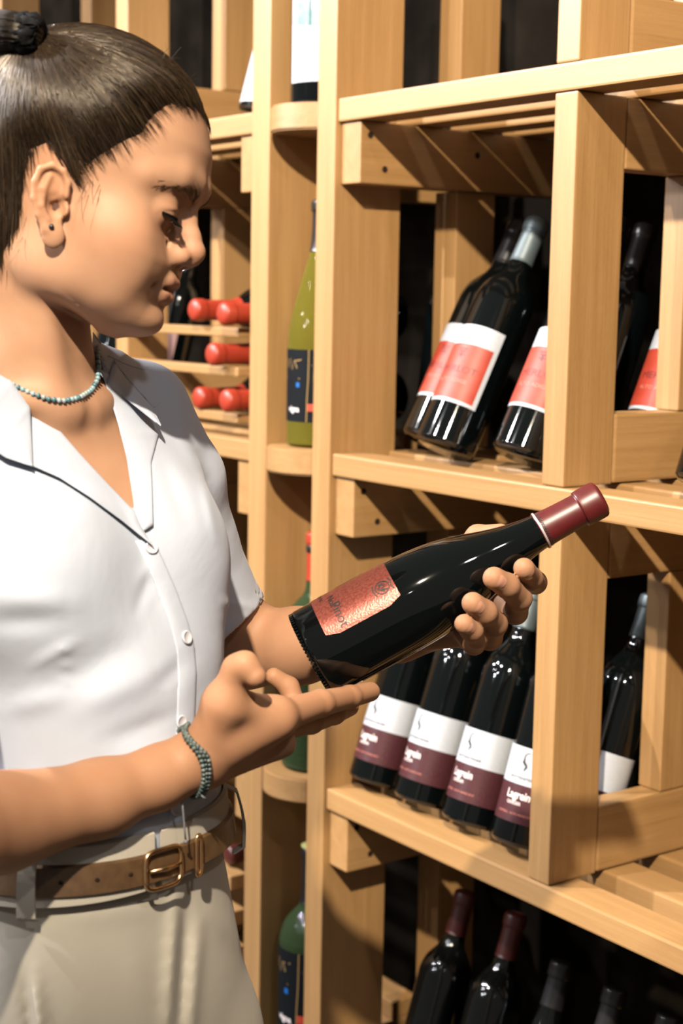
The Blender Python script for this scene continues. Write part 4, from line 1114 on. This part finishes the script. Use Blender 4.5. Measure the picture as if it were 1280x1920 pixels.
def brow(sgn):
    n = 150; u = 0.92*rng.uniform(0, 1, n)**1.6
    cen = np.stack([np.interp(u, [0, .35, .7, 1], [.1010, .0970, .0880, .0740]), np.interp(u, [0, .35, .7, 1], [.0285, .0335, .0345, .0290]), np.interp(u, [0, .35, .7, 1], [.0090, .0200, .0350, .0480])], 1)
    cen[:, 1] += rng.normal(0, 1, n)*np.interp(u, [0, .4, 1], [.0034, .0026, .0012])
    root = snap(fromH(cen*np.array([1, 1, sgn])), head_sdf, -0.0002)
    dirs = np.stack([np.interp(u, [0, 1], [-.1, -.6]), np.interp(u, [0, .5, 1], [.75, .15, -.35]), np.interp(u, [0, 1], [.6, .7])], 1)*np.array([1, 1, sgn])
    dirs = (dirs/np.linalg.norm(dirs, axis=1)[:, None])@HB
    tip = snap(root+dirs*rng.uniform(.005, .009, n)[:, None], head_sdf, 0.0006)
    paths = np.stack([root*(1-t)+tip*t for t in np.linspace(0, 1, 4)], 1)
    V, Q, C = strands(paths, np.tile(np.linspace(.00024, .0001, 4), (n, 1)), np.tile([.060, .034, .019], (n, 1)))
    me = np_mesh(V, Q); set_color(me, C); return me
for sgn in (1, -1): wear('eyebrow', brow(sgn), M_hair)

# ------------------------------------------------------------------ hair
HL = [(397, 236, .0), (380, 234, .022), (362, 231, .032), (340, 224, .042), (318, 240, .050), (302, 256, .058), (294, 272, .062), (262, 284, .066), (206, 312, .071), (170, 335, .073), (155, 372, .074), (146, 350, .074), (138, 312, .075), (110, 286, .075), (62, 302, .072), (40, 368, .068), (28, 440, .060), (8, 510, .050), (-30, 560, .04)]
HPOLY = []
for px, py, lat in HL:
    q = toH(WPX(px, py, 1.24-lat*0.97)[None])[0]; HPOLY.append((q[0], q[1]))
HPOLY = np.array(HPOLY+[(-.16, -.10), (-.16, .20), (.14, .20)])
def hair_sd(P):
    Q = toH(P); return -poly_sd(Q[:, 0], Q[:, 1], HPOLY)         # positive inside the hair
def hair_off(P): return -0.0022+0.0095*sstep(hair_sd(P), -0.002, 0.032)
def cap_sdf(P):
    Q = toH(P)
    return smin(skull(Q), neck_sdf(P), 0.016)-hair_off(P)
lo, hi = bounds(hp, .012)
V, Q = mesh_sdf(cap_sdf, lo, hi, 0.0030, m=6)
sd = hair_sd(V); keep = (sd[Q] > -0.001).all(1); Q = Q[keep]
# comb grooves towards the tie
TIE = WPX(68, 74, 1.185)
HV = toH(V)
HC = np.array([0.0110, 0.0066, 0.0036])
def hair_tone(n): 
    t = rng.uniform(0, 1, n)[:, None]; t2 = (rng.uniform(0, 1, n) < .18)[:, None]
    return HC*(0.55+0.9*t)+t2*np.array([.014, .0088, .0045])
capme = np_mesh(V, Q); set_color(capme, np.tile(HC*0.7, (len(V), 1)))
bm = bmesh.new(); bm.from_mesh(capme); bmesh.ops.delete(bm, geom=[v for v in bm.verts if not v.link_faces], context='VERTS'); bm.to_mesh(capme); bm.free()
cand = V[np.unique(Q)]; csd = hair_sd(cand)
edge = cand[(csd < .012)]; inner = cand[csd >= .012]
near = lambda A: A[(toH(A)[:, 2] > -0.055)]
edge, inner = near(edge), near(inner)
def cap_soft(P): return smin(skull(toH(P)), neck_sdf(P), 0.016)-np.maximum(hair_off(P), .0010)
S0 = np.vstack([edge[rng.integers(0, len(edge), 2600)], inner[rng.integers(0, len(inner), 4200)]])+rng.normal(0, 1, (6800, 3))*np.r_[np.full(1300, .0022), np.full(1300, .0042), np.full(4200, .0012)][:, None]
K = 11; prog = np.linspace(0, 1, K)
lift = rng.uniform(0.0002, 0.0022, len(S0))
fr = np.r_[rng.uniform(.35, 1.0, 2600), rng.uniform(.3, 1.0, 4200)]
wob = rng.normal(0, 1, (len(S0), 3))*0.0035
paths = []
cur = snap(S0, cap_soft, 0.0)
for k in range(K):
    u = prog[k]*fr
    p = cur*(1-u)[:, None]+TIE*u[:, None]+wob*np.sin(math.pi*u)[:, None]
    tgt = lift*np.minimum(1, prog[k]*3+0.15)
    d = p.copy()
    for _ in range(5):
        val = cap_soft(d)-tgt
        g = d-(O_H+np.array([.0, .045, 0])@HB); g = toH(O_H+g)*np.array([1/.097**2, 1/.083**2, 1/.075**2]); g /= np.linalg.norm(g, axis=1)[:, None]; g = g@HB
        d = d-g*val[:, None]*0.85
    paths.append(d)
paths = np.stack(paths, 1)
rad = np.tile(np.r_[.00008, .0002, np.full(K-3, .00042), .0003], (len(S0), 1))*rng.uniform(.7, 1.3, (len(S0), 1))
rad[1300:2600, :5] *= .4; rad[:1300, :2] *= .6
HVs, HQs, HCs = strands(paths, rad, hair_tone(len(S0)))
# flyaway wisps above the forehead and in front of the ear
fl = []
for i in range(36):
    if i < 22:
        s = fromH(np.array([rng.uniform(.02, .085), .11, rng.uniform(-.03, .03)])); s = snap(s[None], cap_sdf, .001)[0]; dirv = FH*rng.uniform(-.2, .5)+UH*rng.uniform(.2, .8)+NH*rng.uniform(-.3, .3); L_ = rng.uniform(.006, .016)
    elif i < 32:
        s = W(rng.uniform(150, 190), rng.uniform(330, 370), 1.165); s = snap(s[None], head_sdf, .0006)[0]; dirv = -UH+FH*rng.uniform(-.15, .35); L_ = rng.uniform(.015, .035)
    else:
        s = W(rng.uniform(20, 50), rng.uniform(380, 480), 1.18); s = snap(s[None], skin_upper, .0006)[0]; dirv = -UH+FH*rng.uniform(-.2, .3); L_ = rng.uniform(.01, .03)
    bend = rng.normal(0, .004, 3)
    fl.append([s+dirv*L_*t+bend*t*t for t in np.linspace(0, 1, 8)])
FV, FQ, FC = strands(fl, np.tile(np.linspace(.00016, .00006, 8), (len(fl), 1)), np.tile([.020, .012, .006], (len(fl), 1)))
hv = np.vstack([HVs, FV]); hq = np.vstack([HQs, FQ+len(HVs)]); hc = np.vstack([HCs, FC])
sm = np_mesh(hv, hq); set_color(sm, hc)
hair = wear('hair', capme, M_hair, 'brown hair swept back tight')
wear('hair_strands', sm, M_hair, parent=hair)['kind'] = 'stuff'
# tie and ponytail
tc_ = W(57, 66, 1.170)
tdir = (np.array([-0.93, 0.25, 0.1]))@RM
def torus(c, axis_, R, r, n=40, bumps=9):
    ax_ = axis_/np.linalg.norm(axis_); a = np.cross(ax_, [0, 0, 1.0]); a /= np.linalg.norm(a); b = np.cross(ax_, a)
    pts = [c+R*(1+0.10*math.sin(bumps*t))*(math.cos(t)*a+math.sin(t)*b)+ax_*0.002*math.sin(bumps*1.7*t) for t in np.linspace(0, 2*math.pi, n, endpoint=False)]
    return tube(pts, r, 10, True)
wear('hair_tie', join([torus(tc_, tdir, .0095, .0075), torus(tc_+tdir*.007, tdir, .0095, .0065)]), M_tie, 'black hair tie')
pt = np.array([W(70, 72, 1.174), W(52, 64, 1.170), W(18, 58, 1.172), (W(-32, 72, 1.20)), W(-75, 150, 1.26), W(-88, 300, 1.28), W(-92, 520, 1.29), W(-92, 740, 1.30)])
pr = np.array([.008, .0120, .0140, .018, .024, .024, .020, .008])
def catm(P, n):
    P = np.asarray(P, float)
    if P.ndim == 1: P = P[:, None]
    o = []
    for i in range(len(P)-1):
        p0, p1, p2, p3 = P[max(i-1, 0)], P[i], P[i+1], P[min(i+2, len(P)-1)]
        for t in np.arange(n)/n: o.append(.5*(2*p1+(-p0+p2)*t+(2*p0-5*p1+4*p2-p3)*t*t+(-p0+3*p1-3*p2+p3)*t**3))
    o.append(P[-1]); return np.array(o)
cp, cr_ = catm(pt, 6), catm(pr, 6)[:, 0]
pm_ = tube(cp, cr_*.9, 16); set_color(pm_, np.tile(HC*.2, (len(pm_.vertices), 1)))
nst = 700; ang = rng.uniform(0, 2*math.pi, nst); rr_ = rng.uniform(.82, 1.05, nst)
dd = np.gradient(cp, axis=0); dd /= np.linalg.norm(dd, axis=1)[:, None]; aX = np.cross(dd, RM[2]); aX /= np.linalg.norm(aX, axis=1)[:, None]; bX = np.cross(dd, aX)
pp = cp[None]+(rr_[:, None]*cr_[None])[..., None]*(np.cos(ang)[:, None, None]*aX[None]+np.sin(ang)[:, None, None]*bX[None])
v_, q_, c_ = strands(pp, np.full((nst, 1), .0004), hair_tone(nst)*.35)
s2 = np_mesh(v_, q_); set_color(s2, c_)
pony = wear('ponytail', pm_, M_hair, 'dark ponytail looping from the tie')
wear('hair_strands', s2, M_hair, parent=pony)['kind'] = 'stuff'
wear('earring', sphere_mesh(snap(W(105, 424, 1.150)[None], ear_sdf, 0.0006)[0], .0021, seg=16), M_capblack, 'small black ear stud')

# ------------------------------------------------------------------ clothes
lo, hi = bounds([W(-260, 620, 1.05), W(-260, 1640, 1.05), W(520, 1240, 1.56), W(520, 1640, 1.45), W(300, 640, 1.5), W(-150, 640, 1.4)], .02)
lo[2] = Z_WAIST-0.02
V, Q = mesh_sdf(shirt_full, lo, hi, 0.0026, m=6)
V = relax(V, Q, 1, .4)
shirt = wear('shirt', np_mesh(V, Q), M_shirt, 'white cotton short sleeved shirt')
fs = shirt_raw
wear('lapel', cloth_strip([(20, 718), (80, 771), (150, 851), (200, 905), (254, 961), (278, 1012)], [(-40, 838), (62, 874), (112, 896), (168, 932), (228, 976), (290, 1026)], .0015, .0075, fs, mid=.002), M_shirt, 'near shirt front folded open', parent=shirt)
wear('collar', cloth_strip([(-70, 650), (-20, 690), (22, 716), (56, 764), (62, 873)], [(-130, 760), (-80, 800), (-30, 830), (10, 858), (60, 875)], .011, .0110, fs, mid=.003), M_shirt, 'near collar leaf', parent=shirt)
wear('lapel', cloth_strip([(186, 690), (200, 726), (221, 794), (238, 861), (242, 890), (253, 958), (262, 1000)], [(230, 720), (246, 756), (280, 782), (297, 812), (283, 866), (285, 908), (287, 985)], .0015, .004, fs, mid=.002), M_shirt, 'far shirt front with button edge', parent=shirt)
def collar_far():
    A = resample([(174, 622), (204, 662), (240, 710), (282, 757), (302, 797)], 30); B = resample([(172, 668), (192, 704), (206, 728), (241, 752), (300, 799)], 30)
    tA = np.interp(np.linspace(0, 1, 30), [0, .35, .7, 1], [1.315, 1.322, 1.318, 1.300]); tB = np.interp(np.linspace(0, 1, 30), [0, .35, .7, 1], [1.300, 1.290, 1.288, 1.298])
    sA = march(A[:, 0], A[:, 1], fs); tA = np.where(np.arange(30) > 8, np.minimum(tA, sA-.004), tA)
    sB = march(B[:, 0], B[:, 1], fs); tB = np.where(np.arange(30) > 8, np.minimum(tB, sB-.004), tB)
    V = []
    for j in range(9):
        v = j/8
        for i in range(30):
            q = A[i]*(1-v)+B[i]*v; V.append(WPX(q[0], q[1], (tA[i]*(1-v)+tB[i]*v)-.004*math.sin(math.pi*v)))
    V = np.array(V); m = len(V); V = np.vstack([V, V+RM[2]*.0016]); F = []
    for j in range(8):
        for i in range(29): a = j*30+i; F += [(a, a+1, a+31, a+30), (m+a, m+a+30, m+a+31, m+a+1)]
    rim = [i for i in range(30)]+[j*30+29 for j in range(1, 9)]+[8*30+i for i in range(28, -1, -1)]+[j*30 for j in range(7, 0, -1)]
    for a, b in zip(rim, rim[1:]+rim[:1]): F.append((a, b, m+b, m+a))
    return mesh(V, F, True)
wear('collar', collar_far(), M_shirt, 'far collar leaf standing up', parent=shirt)
PLE = [(287, 1010), (306, 1050), (330, 1105), (352, 1165), (364, 1210), (368, 1260), (366, 1310), (364, 1370), (360, 1440), (350, 1530), (344, 1570)]
wear('placket', cloth_strip([(x-34, y+4) for x, y in PLE], PLE, .0002, .0022, fs, nu=70, nv=8, mid=.0010), M_shirt, 'button placket', parent=shirt)
def button(px, py, r=.0056):
    t = float(march([px], [py], fs)[0])-.0030; c = WPX(px, py, t)
    e = 18; q = [WPX(px+dx, py+dy, float(march([px+dx], [py+dy], fs)[0])) for dx, dy in ((-e, 0), (e, 0), (0, -e), (0, e))]
    n = np.cross(q[1]-q[0], q[3]-q[2]); n /= np.linalg.norm(n); n = n if n@RM[2] < 0 else -n
    me = lathe([(.0002, .0006), (r*.62, .0006), (r*.75, .0012), (r*.92, .0013), (r, .0006), (r*.95, -.0006)], 28)
    rot = Vector(n).to_track_quat('Z', 'Y').to_matrix().to_4x4(); me.transform(Matrix.Translation(c) @ rot)
    holes = [(.0013, .0013), (-.0013, .0013), (.0013, -.0013), (-.0013, -.0013)]
    o = wear('button', me, M_button, parent=shirt)
    return o
for px, py in ((284, 1026), (350, 1195), (340, 1354), (330, 1516)): button(px, py)

spx = resample([(203, 668), (240, 684), (278, 696), (312, 716), (316, 728), (303, 748), (288, 764)], 40)
st = march(spx[:, 0], spx[:, 1], shirt_raw)
wear('shoulder_seam', tube([WPX(a, b, t+.0002) for (a, b), t in zip(spx, st)], .0009, 6), M_shirt, parent=shirt)
def trousers(P):
    d = torso(P, .006)
    zh = WPX(182, 1975, 1.28)[2]
    c = np.array([*[float(v) for v in rows_at(zh)[:2]], zh])
    for s in (-1, 1):
        hip = c+LB*.078*s-UPW*.03; kn = np.array([hip[0], hip[1], .47])+FB*.01; an = np.array([hip[0], hip[1], .07])-FB*.03
        d = smin(d, chain(P, [(hip, .092), (kn, .072), (an, .062)], .02), .03)
    px, py, t = project(P)
    d = d-ridge(px, py, [(330, 1670, 312, 1950, 11, 6.0), (350, 1690, 336, 1950, 9, -4.5), (374, 1730, 352, 1990, 12, 4.5), (62, 1815, 84, 1990, 10, 5.0), (47, 1820, 60, 1960, 8, -5), (120, 1720, 300, 1700, 22, 1.6), (380, 1690, 430, 1760, 18, 1.8), (240, 1780, 280, 1900, 26, 1.5)])*(t < 1.32)
    d = smax(d, P[:, 2]-(Z_WAIST+.018), .002)
    d = smax(d, .02-P[:, 2], .002)
    return smax(d, -(P[:, 2]-(Z_WAIST-.06)) if False else d, .001)
zc = [float(v) for v in rows_at(_zz[0])[:2]]
V, Q = mesh_sdf(trousers, (zc[0]-.25, zc[1]-.25, 0), (zc[0]+.25, zc[1]+.25, Z_WAIST+.03), 0.0034, m=6)
V = relax(V, Q, 4, .5)
tro = wear('trousers', np_mesh(V, Q), M_trouser, 'beige pleated trousers')
def band(z_of, th0, th1, h, off, n=120, thick=.003, parent=None, bulge=0.0):
    V = []; ths = np.linspace(th0, th1, n)
    for th in ths:
        z = z_of(th)
        for k, (dz, do) in enumerate(((-h/2, 0), (-h/2+.0015, thick), (h/2-.0015, thick), (h/2, 0))):
            V.append(row_point(z+dz, th, off+do))
    F = []
    for i in range(n-1):
        for k in range(4): a = i*4+k; b = i*4+(k+1) % 4; F.append((a, b, b+4, a+4))
    F += [(0, 1, 2, 3), tuple(reversed([(n-1)*4+k for k in range(4)]))]
    return mesh(V, F, False)
zb = WPX(352, 1631, 1.185)[2]
zbelt = lambda th: zb
wear('waistband', band(lambda th: zb+.0055+.004*math.sin(th), -.17, 2*math.pi-.23, .044, .0125, 160), M_trouser, 'trouser waistband', parent=tro)
belt = wear('belt', band(zbelt, -math.pi, math.pi, .0230, .0160, 180, .0028), M_belt, 'brown leather belt')
# belt tip lying over the belt past the buckle, on her left side
wear('belt_tip', band(lambda th: zb+0.001*th, 0.05, 00.75, .0215, .0150, 40, .0024), M_belt, parent=belt)
for k in range(5):
    p = row_point(zb, -0.42-k*0.21, .0190); nrm = p-np.array([*[float(v) for v in rows_at(zb)[:2]], zb])
    me = lathe([(.0002, .0003), (.0016, .0003), (.0019, 0)], 14); me.transform(Matrix.Translation(p) @ Vector(nrm).to_track_quat('Z', 'Y').to_matrix().to_4x4()); wear('belt_hole', me, M_hole, parent=belt)
def ring_on_belt(th0, th1, h, r, off):
    pts = []
    for u in np.linspace(0, 2*math.pi, 48, endpoint=False):
        ct, st = math.cos(u), math.sin(u); e = .45
        x = math.copysign(abs(ct)**e, ct); y = math.copysign(abs(st)**e, st)
        th = (th0+th1)/2+(th1-th0)/2*x; pts.append(row_point(zb+h/2*y, th, off))
    return tube(pts, r, 8, True)
buckle = wear('buckle', ring_on_belt(-0.33, -0.05, .0285, .0019, .0215), M_brass, 'rose gold belt buckle', parent=belt)
wear('buckle_pin', tube([row_point(zb, -0.30, .0225), row_point(zb, -.18, .0235), row_point(zb, -.06, .0225)], .0013, 8), M_brass, parent=belt)
wear('belt_keeper', ring_on_belt(0.09, 0.135, .030, .0017, .0215), M_brass, 'rose gold belt keeper', parent=belt)
def loop(th, w, label=None):
    V = []; F = []
    for k, u in enumerate(np.linspace(-1, 1, 12)):
        o = .0210+.004*math.cos(u*math.pi/2)*1.0 if abs(u) < .95 else .0135
        for dth in (-w, w):
            for do in (0, .0022): V.append(row_point(zb+u*.0275, th+dth, o+do))
    for k in range(11):
        a = k*4
        F += [(a, a+2, a+6, a+4), (a+1, a+5, a+7, a+3), (a, a+4, a+5, a+1), (a+2, a+3, a+7, a+6)]
    return mesh(V, F)
for th in (-1.02, 0.86): wear('belt_loop', loop(th, .05), M_trouser, parent=tro)
for s in (-1, 1):
    zh = WPX(182, 1975, 1.28)[2]; c = np.array([*[float(v) for v in rows_at(zh)[:2]], 0.0])+LB*.078*s
    bm = bmesh.new(); bmesh.ops.create_uvsphere(bm, u_segments=24, v_segments=14, radius=1)
    for v in bm.verts:
        f_ = v.co.x*.125+.055; l_ = v.co.y*(.042+.006*v.co.x); z_ = max(v.co.z, -.3)*(.052-.018*max(v.co.x, 0))
        q = c+FB*f_+LB*l_; v.co = (q[0], q[1], z_+.0165)
    me = bpy.data.meshes.new('m'); bm.to_mesh(me); bm.free(); wear('shoe', me, M_shoe)

# ------------------------------------------------------------------ jewellery
def beads(name, pts, r, cols, label, elong=1.0):
    root = None
    mats = [grainy(name+'_%d' % i, tuple(np.array(c)*.85), c, 400, .3) for i, c in enumerate(cols)]
    cord = wear(name, tube(pts, .0007, 5), mats[0], label)
    P = np.asarray(pts, float); s = np.r_[0, np.cumsum(np.linalg.norm(np.diff(P, axis=0), axis=1))]; n = int(s[-1]/(r*1.75*elong))
    u = np.linspace(0, s[-1], n); C = np.stack([np.interp(u, s, P[:, i]) for i in range(3)], 1)
    pal = [sphere_mesh((0, 0, 0), r, (1, 1, .8*elong), 10) for _ in mats]
    for m_, mt in zip(pal, mats): m_.materials.append(mt)
    for i in range(n):
        d = C[min(i+1, n-1)]-C[max(i-1, 0)]
        o = bpy.data.objects.new('bead', pal[int(rng.integers(0, len(pal)))]); COL.objects.link(o); o.parent = cord
        o.matrix_parent_inverse = Matrix.Identity(4)
        o.location = Vector(C[i]); o.rotation_euler = Vector(d).to_track_quat('Z', 'Y').to_euler()
    return cord
npx = resample([(182, 662), (185, 690), (183, 712), (172, 731), (150, 745), (120, 752), (90, 748), (60, 738), (35, 727), (15, 716), (-20, 700), (-60, 680)], 60)
tn = march(npx[:, 0], npx[:, 1], lambda P: smin(neck_sdf(P), chest_sdf(P), .03)); tn[:9] = np.linspace(tn[12]+.035, tn[12]+.004, 9); tn = np.convolve(np.pad(tn, 3, 'edge'), np.ones(7)/7, 'valid')
beads('necklace', [WPX(a, b, t-.0020) for (a, b), t in zip(npx, tn)], .0023, [(.13, .23, .26), (.22, .27, .28), (.17, .25, .27), (.19, .23, .23), (.045, .11, .135)], 'pale blue bead necklace')
def wrist_ring(px0, py0, px1, py1, sh):
    """closed ring round the right wrist"""
    a = W(px0, py0, 1.198); b = W(px1, py1, 1.198); c = (a+b)/2+RM[2]*.006; v = (a-b)/2; axw = W(352, 1436, 1.203)-W(290, 1462, 1.190); axw /= np.linalg.norm(axw)
    v = v; wv = np.cross(axw, v/np.linalg.norm(v)); pts = []
    for t in np.linspace(0, 2*math.pi, 72, endpoint=False):
        pts.append(c+v*math.cos(t)+wv*(.0265)*math.sin(t))
    pts = snap(np.array(pts), rarm, .0018, 4)
    return list(pts)+[pts[0]]
beads('bracelet', wrist_ring(346, 1374, 362, 1494, 0), .0021, [(.060, .085, .080), (.095, .12, .115), (.045, .065, .065)], 'grey green bead bracelet')
br = beads('bracelet', wrist_ring(357, 1370, 374, 1492, 0), .0020, [(.075, .09, .085), (.105, .12, .115), (.03, .045, .045)], 'second grey bead bracelet strand')
beads('bracelet', wrist_ring(352, 1371, 368, 1494, 0), .0020, [(.045, .065, .06), (.07, .09, .085), (.022, .036, .036)], 'middle dark green bead bracelet strand')
M_cord = simple('grey_cord', (.12, .12, .13), .7)
wear('bracelet_cord', join([tube([W(340, 1490, 1.19), W(343, 1520, 1.192), W(346, 1555, 1.194), W(348, 1576, 1.195)], .0008, 6), tube([W(374, 1486, 1.192), W(380, 1494, 1.192), W(386, 1498, 1.194)], .0010, 6), sphere_mesh(W(348, 1578, 1.195), .0018, seg=10)]), M_cord, 'dangling grey bracelet cord')
